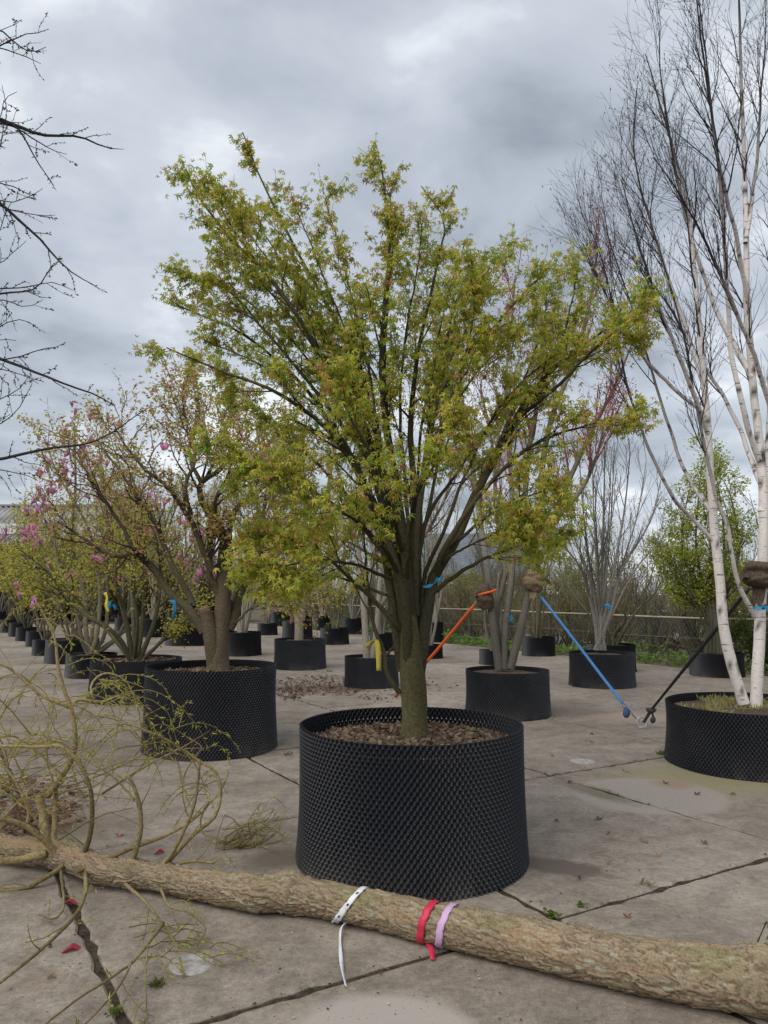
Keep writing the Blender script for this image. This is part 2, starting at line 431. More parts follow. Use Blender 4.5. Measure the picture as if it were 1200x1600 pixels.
# ------------------------------------------------------------------ ground
ANG = math.radians(30.6)
DA = A3([math.cos(ANG), math.sin(ANG)]); DB = A3([-math.sin(ANG), math.cos(ANG)])
def ab(a, b, z=0.0): p = a * DA + b * DB; return A3([p[0], p[1], z])
def to_ab(p): return float(np.dot(p[:2], DA)), float(np.dot(p[:2], DB))
A_EDGE = 13.6
def ground_sheet():
    ga = np.concatenate([np.linspace(-300, -20, 12), np.linspace(-16, 12, 8), np.linspace(13, 26, 27), np.linspace(30, 300, 12)])
    gb = np.concatenate([np.linspace(-60, 0, 8), np.linspace(3, 60, 58), np.linspace(70, 700, 14)])
    Aa, Bb = np.meshgrid(ga, gb, indexing='ij')
    z = -0.10 - 0.62 * np.clip((Aa - 15.5) / 6, 0, 1) ** 1.3
    z = z + np.where(Aa > 14.0, 0.10 * fbm(np.stack([Aa, Bb, Aa * 0], -1) * 0.8), 0)
    V = np.stack([Aa * DA[0] + Bb * DB[0], Aa * DA[1] + Bb * DB[1], z], -1).reshape(-1, 3)
    n, m = len(ga), len(gb)
    i, j = np.meshgrid(np.arange(n - 1), np.arange(m - 1), indexing='ij')
    F = np.stack([i * m + j, (i + 1) * m + j, (i + 1) * m + j + 1, i * m + j + 1], -1).reshape(-1, 4)
    return V, [F]
g = mk('ground', *ground_sheet(), EARTH, smooth=True); g['kind'] = 'structure'
# paved yard: dirt-filled bed, then each slab a piece of its own
pv = [ab(-45, -4, -0.012), ab(A_EDGE, -4, -0.012), ab(A_EDGE, 75, -0.012), ab(-45, 75, -0.012)]
lowv = [p - A3([0, 0, 0.15]) for p in pv]
pave = mk('pavement', A3(pv + lowv), [A3([[0, 1, 2, 3], [4, 7, 6, 5], [0, 4, 5, 1], [1, 5, 6, 2], [2, 6, 7, 3], [3, 7, 4, 0]])], JOINT, smooth=False)
pave['kind'] = 'structure'
SA, SB, OA, OB, GAP = 2.02, 2.22, 0.72, 2.97, 0.024
def slab_mesh(sa, sb, name):
    bv = 0.012; h = 0.0; d = -0.10
    xs, ys = sa / 2 - GAP / 2, sb / 2 - GAP / 2
    V = []; 
    n = 26
    # ring points with slightly chipped edges
    per = []
    for k in range(n): per.append((-xs + 2 * xs * k / n, -ys, 0, -1))
    for k in range(n): per.append((xs, -ys + 2 * ys * k / n, 1, 0))
    for k in range(n): per.append((xs - 2 * xs * k / n, ys, 0, 1))
    for k in range(n): per.append((-xs, ys - 2 * ys * k / n, -1, 0))
    per = A3(per); m = len(per)
    j = rng.random(m) ** 3 * 0.024
    p = per[:, :2] - per[:, 2:] * j[:, None]
    inner = p * A3([1 - bv / xs, 1 - bv / ys])
    V = np.concatenate([np.c_[inner, np.zeros(m)], np.c_[p, np.full(m, -bv * 0.8)], np.c_[p, np.full(m, d)]])
    i = np.arange(m); k = (i + 1) % m
    F4 = np.concatenate([np.c_[i + m, k + m, k, i], np.c_[i + 2 * m, k + 2 * m, k + m, i + m]])
    me = mesh(name, V @ A3([[DA[0], DA[1], 0], [DB[0], DB[1], 0], [0, 0, 1]]), [F4, A3([i])], None, False)
    me.materials.append(CONC); return me
slab_meshes = [slab_mesh(SA, SB, 'slab') for k in range(5)]
edge_w = A_EDGE - (OA + SA * 6)
slab_edge = slab_mesh(edge_w, SB, 'slab')
def in_view(p, marg):
    if p[1] < 1.0: return p[1] > -1 and abs(p[0]) < 3
    return abs(p[0]) < 0.52 * p[1] + marg
cnt = 0
for i in range(-16, 7):
    for j in range(-2, 18):
        wd = SA if i < 6 else edge_w
        c = ab(OA + i * SA + wd / 2, OB + j * SB + SB / 2)
        if c[1] > 37 or not in_view(c, 2.0): continue
        o = bpy.data.objects.new('slab', slab_meshes[rng.integers(5)] if i < 6 else slab_edge)
        o.location = (c[0], c[1], float(rng.uniform(-0.003, 0.003)))
        o.rotation_euler = (float(rng.normal() * 0.0012), float(rng.normal() * 0.0012), 0)
        finish(o, pave); cnt += 1
far = [ab(-44, 34.8, -0.004), ab(A_EDGE, 34.8, -0.004), ab(A_EDGE, 74, -0.004), ab(-44, 74, -0.004)]
# round cast plugs in the slabs
def disc(c, r, h, n=28, wob=0.02):
    a = np.arange(n) * 2 * math.pi / n; rr = r * (1 + wob * rng.normal(size=n))
    ring = np.c_[np.cos(a) * rr, np.sin(a) * rr]
    V = np.concatenate([np.c_[ring * 0.96, np.full(n, h)], np.c_[ring, np.full(n, h * 0.4)], np.c_[ring, np.full(n, -0.03)]]) + A3(c)
    i = np.arange(n); k = (i + 1) % n
    return V, [np.concatenate([np.c_[i + n, k + n, k, i], np.c_[i + 2 * n, k + 2 * n, k + n, i + n]]), A3([i])]
PLUG = noise_mat('plug_mortar', (0.27, 0.25, 0.235), (0.42, 0.40, 0.37), 30, 0.9, 0.5, 0.004)
c = gr(910, 1190); mkb('concrete_plug', *disc([c[0], c[1], 0], 0.115, 0.006), PLUG, 'small round pale mortar plug in the slab near the birch pot', 'plug')
c = gr(299, 1508); mkb('concrete_plug', *disc([c[0], c[1], 0], 0.095, 0.006), PLUG, 'round rough mortar plug under the willow twigs, beside the log', 'plug')

# ------------------------------------------------------------------ pots
def pot_wall(c, r, h, nb, samp, rows, flare=0.03, holes=None, amp=0.013):
    """dimpled air-pruning wall: staggered outward knobs, hollows between; a shell with a rim"""
    n = nb * 2 * samp; m = rows * samp + 1
    ix, iy = np.meshgrid(np.arange(n), np.arange(m), indexing='xy')
    X, Y = ix / samp, iy / samp
    f = np.cos(math.pi * X) * np.cos(math.pi * Y)
    d = np.where(f > 0, amp * np.minimum(np.abs(f) ** 1.25 * 1.1, 1.0), -0.55 * amp * np.abs(f))
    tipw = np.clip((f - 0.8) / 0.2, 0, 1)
    if samp >= 3:      # draw the ring round each hollow's centre in, so the air hole there is small
        rx, ry = np.round(X), np.round(Y)
        odd = (rx + ry) % 2 == 1
        X = np.where(odd, rx + (X - rx) * 0.62, X); Y = np.where(odd & (iy > 0) & (iy < m - 1), ry + (Y - ry) * 0.62, Y)
    z = Y / rows * h
    t = z / h
    wob = 1 + 0.010 * np.sin(X / (nb * 2) * 2 * math.pi * 3 + c[0]) + 0.004 * np.sin(X / (nb * 2) * 2 * math.pi * 7 + 5 * t)
    prof = r * wob * (1 + flare * (1 - t) ** 2 - 0.012 * np.sin(math.pi * t))
    th = X / (nb * 2) * 2 * math.pi
    def surf(off, rowsel):
        R = (prof + d + off)[rowsel]
        return np.stack([c[0] + R * np.cos(th[rowsel]), c[1] + R * np.sin(th[rowsel]), c[2] + z[rowsel]], -1).reshape(-1, 3)
    V1 = surf(0, slice(None))
    i, j = np.meshgrid(np.arange(m - 1), np.arange(n), indexing='ij')
    k = (j + 1) % n
    F1 = np.stack([i * n + j, i * n + k, (i + 1) * n + k, (i + 1) * n + j], -1)
    k0 = int((m - 1) * (1 - 0.32)) if holes is None else int((m - 1) * (1 - holes))
    mi = m - k0
    V2 = surf(-0.004, slice(k0, None))
    ii, jj = np.meshgrid(np.arange(mi - 1), np.arange(n), indexing='ij'); kk = (jj + 1) % n
    F2 = np.stack([ii * n + jj, (ii + 1) * n + jj, (ii + 1) * n + kk, ii * n + kk], -1) + len(V1)
    if holes is not None and samp >= 3:
        def openf(I, J, row0):
            keep = np.ones(I.shape, bool)
            for di in (0, 1):
                for dj in (0, 1):
                    a_ = (I + row0 + di); b_ = (J + dj) % n
                    vall = (a_ % samp == 0) & (b_ % samp == 0) & (((a_ // samp) + (b_ // samp)) % 2 == 1)
                    keep &= ~(vall & (I + row0 > (m - 1) * (1 - holes) + 1) & (a_ < m - 1 - 2 * samp))
            return keep
        F1 = F1[openf(i, j, 0)]; F2 = F2[openf(ii, jj, k0)]
    jr = np.arange(n); kr = (jr + 1) % n
    rim = np.stack([(m - 1) * n + jr, (m - 1) * n + kr, len(V1) + (mi - 1) * n + kr, len(V1) + (mi - 1) * n + jr], -1)
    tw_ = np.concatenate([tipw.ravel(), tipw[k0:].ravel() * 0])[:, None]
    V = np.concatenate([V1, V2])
    dust_glint = (0.4 + 1.2 * fbm(V * 3.0, 3))[:, None] * np.concatenate([0.75 + 0.5 * hash3(ix, iy, ix * 0).ravel(), np.ones(len(V2))])[:, None]
    cc = A3([0.005, 0.006, 0.010]) * (1 - tw_) + A3([0.062, 0.066, 0.078]) * (tw_ * dust_glint if samp > 1 else tw_ * 0.28)  # knob tips painted lighter: the highlight they catch, with some dusty wear
    mud = np.clip((fbm(V * A3([5, 5, 2.5]), 4, 7) - 0.47) * 4, 0, 1) * np.exp(-np.maximum(V[:, 2] - c[2], 0) / 0.10)
    cc = cc + mud[:, None] * A3([0.055, 0.045, 0.034])
    return V, [np.concatenate([F1.reshape(-1, 4), F2.reshape(-1, 4), rim])], cc
def soil_disc(c, r, z, mound=0.04, n=64, k=14):
    a = np.arange(n) * 2 * math.pi / n; rr = np.linspace(0, 1, k)
    R, Th = np.meshgrid(rr, a, indexing='ij')
    x = c[0] + R * r * np.cos(Th); y = c[1] + R * r * np.sin(Th)
    zz = z + mound * (1 - R**2) + 0.035 * (fbm(np.stack([x * 7, y * 7, x * 0], -1)) - 0.5)
    V = np.stack([x, y, zz], -1).reshape(-1, 3)
    i, j = np.meshgrid(np.arange(k - 1), np.arange(n), indexing='ij'); kk = (j + 1) % n
    return V, [np.stack([i * n + j, (i + 1) * n + j, (i + 1) * n + kk, i * n + kk], -1).reshape(-1, 4)]
def chips(c, r, z, mound, n, size=0.03):
    a = rng.uniform(0, 2 * math.pi, n); R = np.sqrt(rng.random(n)) * r
    p = np.stack([c[0] + R * np.cos(a), c[1] + R * np.sin(a), z + mound * (1 - (R / r) ** 2) + rng.uniform(0, 0.016, n)], -1)
    ax = nrm(rng.normal(size=(n, 3)) * A3([1, 1, 0.35])); up = nrm(UP + rng.normal(size=(n, 3)) * 0.45)
    ay = nrm(np.cross(up, ax)); az = np.cross(ax, ay)
    bv, bf = box(-1, 1, -1, 1, -1, 1); bf = bf[0]
    s = size * rng.uniform(0.4, 1.3, (n, 1, 1))
    V = p[:, None] + s * (bv[None, :, 0:1] * ax[:, None] * 0.8 + bv[None, :, 1:2] * ay[:, None] * 0.35 + bv[None, :, 2:3] * az[:, None] * 0.12)
    F = (np.arange(n)[:, None, None] * 8 + bf[None]).reshape(-1, 4)
    tone = rng.random((n, 1)) ** 1.5
    C = A3([0.045, 0.028, 0.02]) * (1 - tone) + A3([0.26, 0.185, 0.125]) * tone
    return V.reshape(-1, 3), [F], np.repeat(C, 8, axis=0)
POTS = {}
def pot(key, l, r_, b, t, label, samp=1, group=None, soil=0.12, nchips=0, rscale=1.0, pitch=0.034):
    cu = (l + r_) / 2; p = gr(cu, b); rr = 0.5
    for _ in range(20): rr = (r_ - l) / 2 / F_PX * ((p[1] + rr) * math.cos(PITCH) - 1.3 * math.sin(PITCH))
    rr *= 0.975
    c = at(cu, t, p[1] + rr); h = float(c[2]); c = A3([c[0], c[1], 0.004])
    nb = max(24, int(round(2 * math.pi * rr / (pitch if samp > 1 else pitch * 1.15))))
    rows = max(6, int(round(h / (0.0235 if samp > 1 else 0.030))))
    o = thing('plant_pot', label, 'pot', c, group)
    amp = 0.0135
    pv_, pf_, pc_ = pot_wall(c, rr - amp, h - 0.004, nb, samp, rows, 0.03, soil * 0.92 / h if samp > 1 else None, amp)
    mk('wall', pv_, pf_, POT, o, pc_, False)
    zs = h - soil
    sv, sf = soil_disc(c, rr * 0.955, zs, 0.03, 64 if samp > 1 else 24, 14 if samp > 1 else 5)
    mk('soil', sv, sf, SOIL, o)
    if nchips:
        mk('bark_mulch', *[q for q in chips(c, rr * 0.93, zs, 0.03, nchips)][:2], CHIP, o, None, False, 'stuff')
    POTS[key] = dict(o=o, c=c, r=rr, h=h, zs=zs + 0.03)
    return POTS[key]
def pot_chips(key, n, size):
    q = POTS[key]; v, f, cc = chips(q['c'], q['r'] * 0.92, q['zs'] - 0.03, 0.03, n, size)
    mk('bark_mulch', v, f, CHIP, q['o'], cc, False, 'stuff')
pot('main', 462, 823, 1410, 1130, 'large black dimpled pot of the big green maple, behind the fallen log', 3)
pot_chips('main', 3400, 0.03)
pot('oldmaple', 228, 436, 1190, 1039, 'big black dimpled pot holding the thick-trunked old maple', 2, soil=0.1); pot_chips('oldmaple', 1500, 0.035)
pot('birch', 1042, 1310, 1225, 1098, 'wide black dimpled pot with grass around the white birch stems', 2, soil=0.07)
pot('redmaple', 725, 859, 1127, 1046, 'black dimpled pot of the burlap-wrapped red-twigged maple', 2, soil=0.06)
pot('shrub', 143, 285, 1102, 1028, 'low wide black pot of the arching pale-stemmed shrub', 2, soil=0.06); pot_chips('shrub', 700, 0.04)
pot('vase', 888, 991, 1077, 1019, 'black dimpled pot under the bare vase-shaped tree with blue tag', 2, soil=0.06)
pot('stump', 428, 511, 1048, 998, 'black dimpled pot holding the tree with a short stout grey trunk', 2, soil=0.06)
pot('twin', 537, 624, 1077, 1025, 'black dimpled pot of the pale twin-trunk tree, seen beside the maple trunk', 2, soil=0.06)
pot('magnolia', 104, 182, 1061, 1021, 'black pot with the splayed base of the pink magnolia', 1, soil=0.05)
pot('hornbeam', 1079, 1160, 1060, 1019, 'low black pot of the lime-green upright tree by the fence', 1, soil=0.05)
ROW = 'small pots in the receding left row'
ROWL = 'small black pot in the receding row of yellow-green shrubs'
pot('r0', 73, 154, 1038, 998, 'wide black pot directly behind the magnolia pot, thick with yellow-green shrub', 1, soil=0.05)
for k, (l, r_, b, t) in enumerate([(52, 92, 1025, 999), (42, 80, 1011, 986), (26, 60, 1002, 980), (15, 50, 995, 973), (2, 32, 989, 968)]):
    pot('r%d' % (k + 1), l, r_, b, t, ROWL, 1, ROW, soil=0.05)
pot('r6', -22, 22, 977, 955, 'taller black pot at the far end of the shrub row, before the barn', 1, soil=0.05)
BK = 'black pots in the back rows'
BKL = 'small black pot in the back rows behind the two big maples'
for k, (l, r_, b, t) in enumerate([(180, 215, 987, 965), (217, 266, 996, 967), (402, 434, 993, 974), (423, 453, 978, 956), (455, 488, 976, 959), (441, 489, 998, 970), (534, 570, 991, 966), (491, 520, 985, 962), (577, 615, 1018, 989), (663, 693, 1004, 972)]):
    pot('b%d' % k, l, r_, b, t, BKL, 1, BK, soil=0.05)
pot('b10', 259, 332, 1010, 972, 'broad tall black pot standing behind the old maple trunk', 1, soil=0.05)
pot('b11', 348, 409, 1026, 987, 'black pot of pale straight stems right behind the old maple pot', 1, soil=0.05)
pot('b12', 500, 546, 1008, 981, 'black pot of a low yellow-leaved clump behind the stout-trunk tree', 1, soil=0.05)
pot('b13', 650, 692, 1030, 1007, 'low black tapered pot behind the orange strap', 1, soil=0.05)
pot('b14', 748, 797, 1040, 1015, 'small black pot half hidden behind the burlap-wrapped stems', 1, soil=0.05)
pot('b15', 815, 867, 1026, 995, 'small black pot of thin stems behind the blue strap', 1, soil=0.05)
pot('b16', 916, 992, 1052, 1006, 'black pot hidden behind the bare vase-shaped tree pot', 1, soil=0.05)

# ------------------------------------------------------------------ trees
def lerpc(a, b, t): return A3(a) * (1 - t) + A3(b) * t
def pxline(pts, Y, m):
    """points (u, v, dy) -> world line near depth Y"""
    return smoothline([at(p[0], p[1], Y + (p[2] if len(p) > 2 else 0)) for p in pts], m)
def palette(n, cs, wts):
    k = rng.choice(len(cs), n, p=A3(wts) / sum(wts))
    c = A3(cs)[k] * rng.uniform(0.75, 1.25, (n, 1)); return c
def barkc(V, c0, c1, sc=2.0):
    t = np.clip((fbm(V * A3([sc, sc, sc * 0.4]), 3) - 0.35) / 0.3, 0, 1)[:, None]
    return A3(c0) * (1 - t) + A3(c1) * t
def stem_parts(o, lines, c0, c1, name='limb', s=9, bump=0.06, cap=False):
    for P, R in lines:
        ss = 16 if R.max() > 0.05 else s
        V, F = tubes(P[None], R[None], ss, cap)
        ctr = np.repeat(P, ss, axis=0)
        V = V + (V - ctr) * (fbm(V * 14, 3) - 0.5)[:, None] * 2 * bump * 2
        mk(name, V, F, BARKC, o, barkc(V, c0, c1))

# --- the big green maple
MB = POTS['main']; MY = float(MB['c'][1])
mp = thing('maple_tree', 'large green-leaved maple with many upright limbs in the front pot', 'tree', at(647, 1158, MY) * A3([1, 1, 0]) + A3([0, 0, MB['zs'] - 0.03]))
b0 = at(647, 1158, MY); b0[2] = MB['zs'] - 0.05
K0, K1 = (0.07, 0.064, 0.027), (0.155, 0.14, 0.064)
tr = smoothline([b0, at(648, 1120, MY), at(646, 1075, MY), at(643, 1030, MY), at(640, 985, MY), at(638, 930, MY)], 20)
trR = np.interp(np.linspace(0, 1, 20), [0, 0.06, 0.15, 0.5, 0.62, 1], [0.100, 0.088, 0.080, 0.078, 0.068, 0.035])
stem_parts(mp, [(tr, trR)], K0, K1, 'trunk', 16, 0.05)
ml = [  # (points (u,v,dy), r0, r1)
    ([(652, 1050), (660, 1000, .03), (668, 940, .05), (676, 905, .1), (700, 860, .1), (725, 810, .1), (762, 735, .1), (800, 662, .1), (850, 590, .15), (905, 540, .2), (960, 505, .25), (1000, 488, .3)], .052, .006),
    ([(640, 1040, -.03), (636, 980, -.05), (630, 920, -.05), (612, 860, -.05), (590, 800, -.05), (562, 745, -.1), (520, 685, -.15), (470, 640, -.2), (400, 600, -.25), (330, 575, -.3), (262, 548, -.35)], .048, .005),
    ([(628, 1050, .03), (618, 980, .05), (608, 905, .1), (595, 840, .2), (572, 770, .3), (535, 690, .4), (470, 600, .5), (385, 525, .6), (310, 490, .65), (258, 474, .7)], .040, .005),
    ([(636, 1000, .02), (622, 900, .05), (605, 810, .1), (585, 740, .1), (555, 640, .1), (500, 545, .05), (430, 440, 0), (362, 372, -.05), (315, 310, -.1), (292, 262, -.1)], .044, .005),
    ([(640, 1000, .04), (634, 900, .15), (615, 790, .25), (596, 690, .3), (560, 560, .4), (505, 460, .45), (455, 370, .5), (412, 290, .5), (382, 212, .5)], .042, .005),
    ([(640, 960, -.02), (632, 860, -.1), (618, 760, -.15), (602, 660, -.2), (596, 560, -.2), (604, 460, -.2), (612, 380, -.2), (604, 310, -.2), (598, 252, -.2)], .044, .005),
    ([(646, 980, .05), (648, 870, .1), (645, 760, .2), (640, 660, .25), (648, 560, .3), (668, 470, .3), (682, 400, .35), (692, 345, .35), (656, 290, .35)], .042, .004),
    ([(652, 990, .06), (656, 880, .2), (664, 760, .4), (682, 650, .6), (702, 560, .7), (722, 480, .8), (758, 420, .9), (795, 385, .95)], .04, .004),
    ([(648, 960, 0), (650, 850, -.05), (660, 740, -.1), (676, 640, -.15), (715, 560, -.2), (785, 490, -.25), (830, 440, -.3), (850, 425, -.3)], .038, .005),
    ([(680, 900, .1), (698, 850, .0), (738, 790, -.1), (790, 735, -.2), (850, 690, -.25), (930, 662, -.3), (1000, 655, -.35)], .03, .004),
    ([(668, 930, .05), (715, 900, .1), (775, 868, .2), (830, 850, .3), (880, 842, .4)], .022, .004),
    ([(770, 720, .1), (815, 650, .25), (868, 570, .35), (900, 480, .4), (915, 410, .4)], .026, .004),
    ([(752, 752, .1), (790, 660, .4), (820, 580, .6), (845, 500, .7), (850, 440, .7)], .024, .004),
    ([(800, 662, .1), (880, 600, -.1), (940, 540, -.25), (985, 510, -.3), (1005, 470, -.3)], .022, .004),
    ([(626, 985, 0), (590, 945, -.05), (556, 912, -.1), (508, 872, -.2), (455, 845, -.3), (402, 835, -.35)], .024, .004),
    ([(612, 870, -.05), (545, 805, -.2), (470, 752, -.35), (405, 722, -.45), (352, 690, -.5)], .024, .004),
    ([(600, 840, .1), (535, 760, .4), (470, 690, .6), (410, 640, .8), (350, 615, .9)], .022, .004),
    ([(618, 890, -.1), (590, 850, -.4), (545, 810, -.7), (480, 780, -.9), (430, 765, -1.0)], .02, .004),
    ([(636, 900, -.1), (640, 830, -.4), (655, 760, -.7), (690, 700, -.9), (720, 650, -1.0)], .024, .004),
    ([(628, 860, -.1), (606, 790, -.4), (585, 720, -.6), (545, 640, -.8), (505, 590, -.9)], .024, .004),
    ([(650, 850, .2), (680, 780, .7), (720, 720, 1.0), (765, 650, 1.2), (800, 590, 1.3)], .024, .004),
    ([(625, 820, .2), (590, 720, .6), (560, 650, .9), (520, 560, 1.1), (490, 500, 1.2)], .024, .004),
    ([(590, 740, .1), (530, 660, .1), (450, 560, .1), (370, 470, .1), (320, 440, .1), (280, 445, .1)], .022, .004),
    ([(555, 640, .1), (480, 520, -.1), (410, 420, -.2), (350, 340, -.25), (330, 280, -.25)], .02, .004),
    ([(665, 740, -.1), (700, 640, -.3), (730, 560, -.4), (745, 480, -.45), (740, 430, -.45)], .02, .004),
    ([(700, 860, .1), (760, 810, -.2), (820, 780, -.4), (870, 760, -.5)], .018, .004),
    ([(624, 1084, 0), (603, 1052, -.02), (599, 1022, -.02), (586, 978, -.02), (577, 900, 0), (572, 835, 0), (560, 790, 0)], .022, .005),
    ([(614, 905, -.05), (565, 885, -.3), (505, 872, -.5), (448, 880, -.65), (402, 892, -.7)], .016, .004),
    ([(606, 930, 0), (548, 905, .2), (488, 898, .35), (432, 905, .45)], .014, .004),
    ([(600, 880, .1), (550, 850, .5), (500, 835, .8), (440, 830, 1.0)], .016, .004),
    ([(690, 880, .1), (735, 850, -.3), (785, 830, -.5), (835, 822, -.6)], .014, .004),
    ([(600, 1030, 0), (616, 1003, .02), (624, 982, .03), (628, 962, .03)], .012, .004),
]
ML = []
for pts, r0, r1 in ml:
    P = pxline(pts, MY, 26); P = P + np.cumsum(rng.normal(size=P.shape) * 0.0035, axis=0)
    ML.append((P, taper(26, r0 * (.78 if r0 < .052 else .9), r1 * .8, 1.15)))
def lfan(i, j, w, jit=0.02):
    a, b = ML[i][0], ML[j][0]
    P = a * (1 - w) + b * w; P = smoothline(P[:24], 26)
    P = P + np.linspace(0, 1, len(P))[:, None] * rng.normal(size=3) * A3([jit * 2, jit * 6, jit * 2]) + np.cumsum(rng.normal(size=P.shape) * 0.004, axis=0)
    ML.append((P, taper(26, 0.016, 0.003, 1.0)))
base_n = len(ML)
for (i, j, w_) in ((3, 4, .35), (3, 4, .7), (4, 5, .3), (4, 5, .6), (5, 6, .5), (6, 7, .5), (7, 8, .5), (2, 3, .35), (2, 3, .7), (1, 2, .5), (0, 8, .35), (0, 8, .65), (5, 6, .2), (7, 6, .3)): lfan(i, j, w_)
ML = ML[:base_n - 2] + ML[base_n:] + ML[base_n - 2:base_n]
stem_parts(mp, ML, (0.036, 0.033, 0.018), (0.10, 0.088, 0.046), 'limb', 8, 0.05)
P0 = np.stack([p for p, r in ML[:-1]]); R0 = np.stack([r for p, r in ML[:-1]])
ctr = at(640, 800, MY)
P1, R1 = spawn(P0, R0, 11, 0.40, 0.99, 32, 0.55, 8, up=0.08, wob=0.10, rf=0.5, r1=0.0018, away=ctr, lenpow=1.6, rmax=0.009)
P2, R2 = spawn(P1, R1, 6, 0.2, 0.98, 42, 0.21, 6, up=0.04, wob=0.14, rf=0.55, r1=0.0011, rmax=0.005)
v1 = tubes(P1, R1, 5); v2 = tubes(P2, R2, 3)
V, F, _ = join([v1, v2]); mk('twigs', V, F, TWIG, mp, barkc(V, (0.035, 0.03, 0.022), (0.09, 0.075, 0.04)), True, 'stuff')
def foliage(o, src, size, tmpl, cs, wts, drop=0.5, jit=0.03, nup=0.6, zone=None):
    pos = []; fw = []
    for P, k, t0 in src:
        p, t = along(P, k, t0); pos.append(p); fw.append(t)
    pos = np.concatenate(pos); fw = np.concatenate(fw); n = len(pos)
    pos = pos + rng.normal(size=pos.shape) * jit
    fw = nrm(fw * 0.4 + rng.normal(size=pos.shape) * A3([0.7, 0.7, 0.35]) - drop * UP)
    cols = palette(n, cs, wts)
    if zone is not None: cols = zone(pos, cols)
    V, F, C = leaves(pos, fw, size * rng.uniform(0.6, 1.25, n), tmpl, cols, nup)
    return mk('foliage', V, F, LEAF, o, C, False, 'stuff')
GREENS = [(0.41, 0.46, 0.057), (0.55, 0.52, 0.08), (0.25, 0.37, 0.047), (0.56, 0.43, 0.115), (0.52, 0.30, 0.14), (0.40, 0.16, 0.12)]
def maple_zone(pos, cols):
    t = np.clip((fbm(pos * 1.3, 3) - 0.42) / 0.2, 0, 1)[:, None]
    warm = cols * A3([1.06, 0.97, 1.0]); return cols * (1 - t) + warm * t
foliage(mp, [(P2, 9, 0.15), (P1, 8, 0.3), (P0, 22, 0.82)], 0.033, PALM2, GREENS, [0.35, 0.33, 0.19, 0.07, 0.04, 0.02], 0.55, 0.02, 0.7, maple_zone)

# --- the old pruned maple
q = POTS['oldmaple']; OY = float(q['c'][1])
om = thing('maple_tree', 'old thick-trunked maple with pruned limbs and sparse reddish spring leaves', 'tree', at(340, 1045, OY) * A3([1, 1, 0]) + A3([0, 0, q['zs'] - 0.03]))
G0, G1 = (0.075, 0.062, 0.038), (0.165, 0.125, 0.085)
b0 = at(340, 1045, OY); b0[2] = q['zs'] - 0.05
tr = smoothline([b0, at(343, 1010, OY), at(347, 975, OY), at(350, 900, OY), at(353, 845, OY), at(352, 830, OY)], 22)
stem_parts(om, [(tr, np.interp(np.linspace(0, 1, 22), [0, .1, .3, .6, 1], [.145, .105, .09, .085, .066]))], G0, G1, 'trunk', 16, 0.07)
ol = [([(336, 1042), (331, 1005, -.04), (325, 972, -.06), (319, 951, -.08)], .10, .082),
      ([(320, 985, -.05), (302, 957, -.1), (263, 921, -.1), (239, 882, -.15), (215, 867, -.2), (178, 866, -.25), (140, 840, -.3), (95, 815, -.3)], .062, .012),
      ([(300, 950, 0), (285, 910, .1), (268, 872, .2), (245, 810, .3), (218, 768, .4), (185, 725, .5), (160, 690, .5)], .045, .01),
      ([(346, 940), (334, 890, -.1), (332, 850, -.15), (330, 825, -.2)], .05, .03),
      ([(334, 890, -.1), (318, 850, -.2), (296, 805, -.25), (260, 757, -.3), (228, 722, -.35), (200, 690, -.35), (180, 660, -.35)], .04, .008),
      ([(352, 834), (326, 795, .05), (314, 756, .1), (337, 738, .1), (362, 712, .1), (362, 682, .15), (348, 640, .15)], .055, .008),
      ([(358, 985, 0), (377, 924, .1), (395, 888, .1), (434, 861, .15), (452, 815, .2), (462, 770, .2), (455, 720, .2)], .065, .01),
      ([(362, 935, -.05), (386, 876, -.15), (389, 849, -.2), (412, 838, -.25), (440, 800, -.3)], .035, .008),
      ([(362, 980, 0), (392, 955, -.1), (425, 945, -.2), (450, 938, -.2)], .018, .006),
      ([(358, 830), (365, 806, .1), (395, 780, .2), (432, 758, .25), (455, 735, .3)], .035, .008),
      ([(296, 805, -.25), (285, 760, -.3), (290, 700, -.3), (275, 650, -.3), (262, 615, -.3)], .03, .006),
      ([(314, 756, .1), (300, 700, .3), (310, 650, .4), (300, 615, .4)], .028, .006),
      ([(215, 867, -.2), (185, 820, -.2), (150, 770, -.2), (125, 720, -.2), (112, 690, -.2)], .03, .006),
      ([(395, 888, .1), (400, 840, .5), (415, 780, .7), (420, 720, .8), (405, 670, .8)], .03, .006),
      ([(268, 872, .2), (240, 850, .5), (200, 800, .7), (165, 765, .8)], .028, .006),
      ([(334, 840, -.2), (345, 780, -.5), (370, 730, -.7), (390, 680, -.8)], .028, .006)]
OL = []
for pts, r0, r1 in ol:
    P = pxline(pts, OY, 22); P = P + (np.cumsum(rng.normal(size=P.shape) * 0.009, axis=0) if OL else 0); OL.append((P, taper(22, r0 * .88, r1 * .8, 1.0)))
stem_parts(om, OL[:1], (0.07, 0.062, 0.034), (0.16, 0.13, 0.08), 'limb', 9, 0.03)
stem_parts(om, OL[1:], (0.07, 0.062, 0.034), (0.16, 0.13, 0.08), 'limb', 9, 0.08)
V, F = tubes(OL[0][0][-2:][None] + A3([[[0, 0, 0], [0, 0, 0.012]]]), A3([[.068, .063]]), 14, True)
mk('cut_face', V, F, noise_mat('cut_wood', (0.16, 0.10, 0.06), (0.30, 0.2, 0.13), 30), om, None, False)
P0 = np.stack([p for p, r in OL[1:]]); R0 = np.stack([r for p, r in OL[1:]])
ctr = at(330, 850, OY)
P1, R1 = spawn(P0, R0, 12, 0.3, 1.0, 45, 0.75, 8, up=0.22, wob=0.2, rf=0.5, r1=0.003, away=ctr, rmax=0.016)
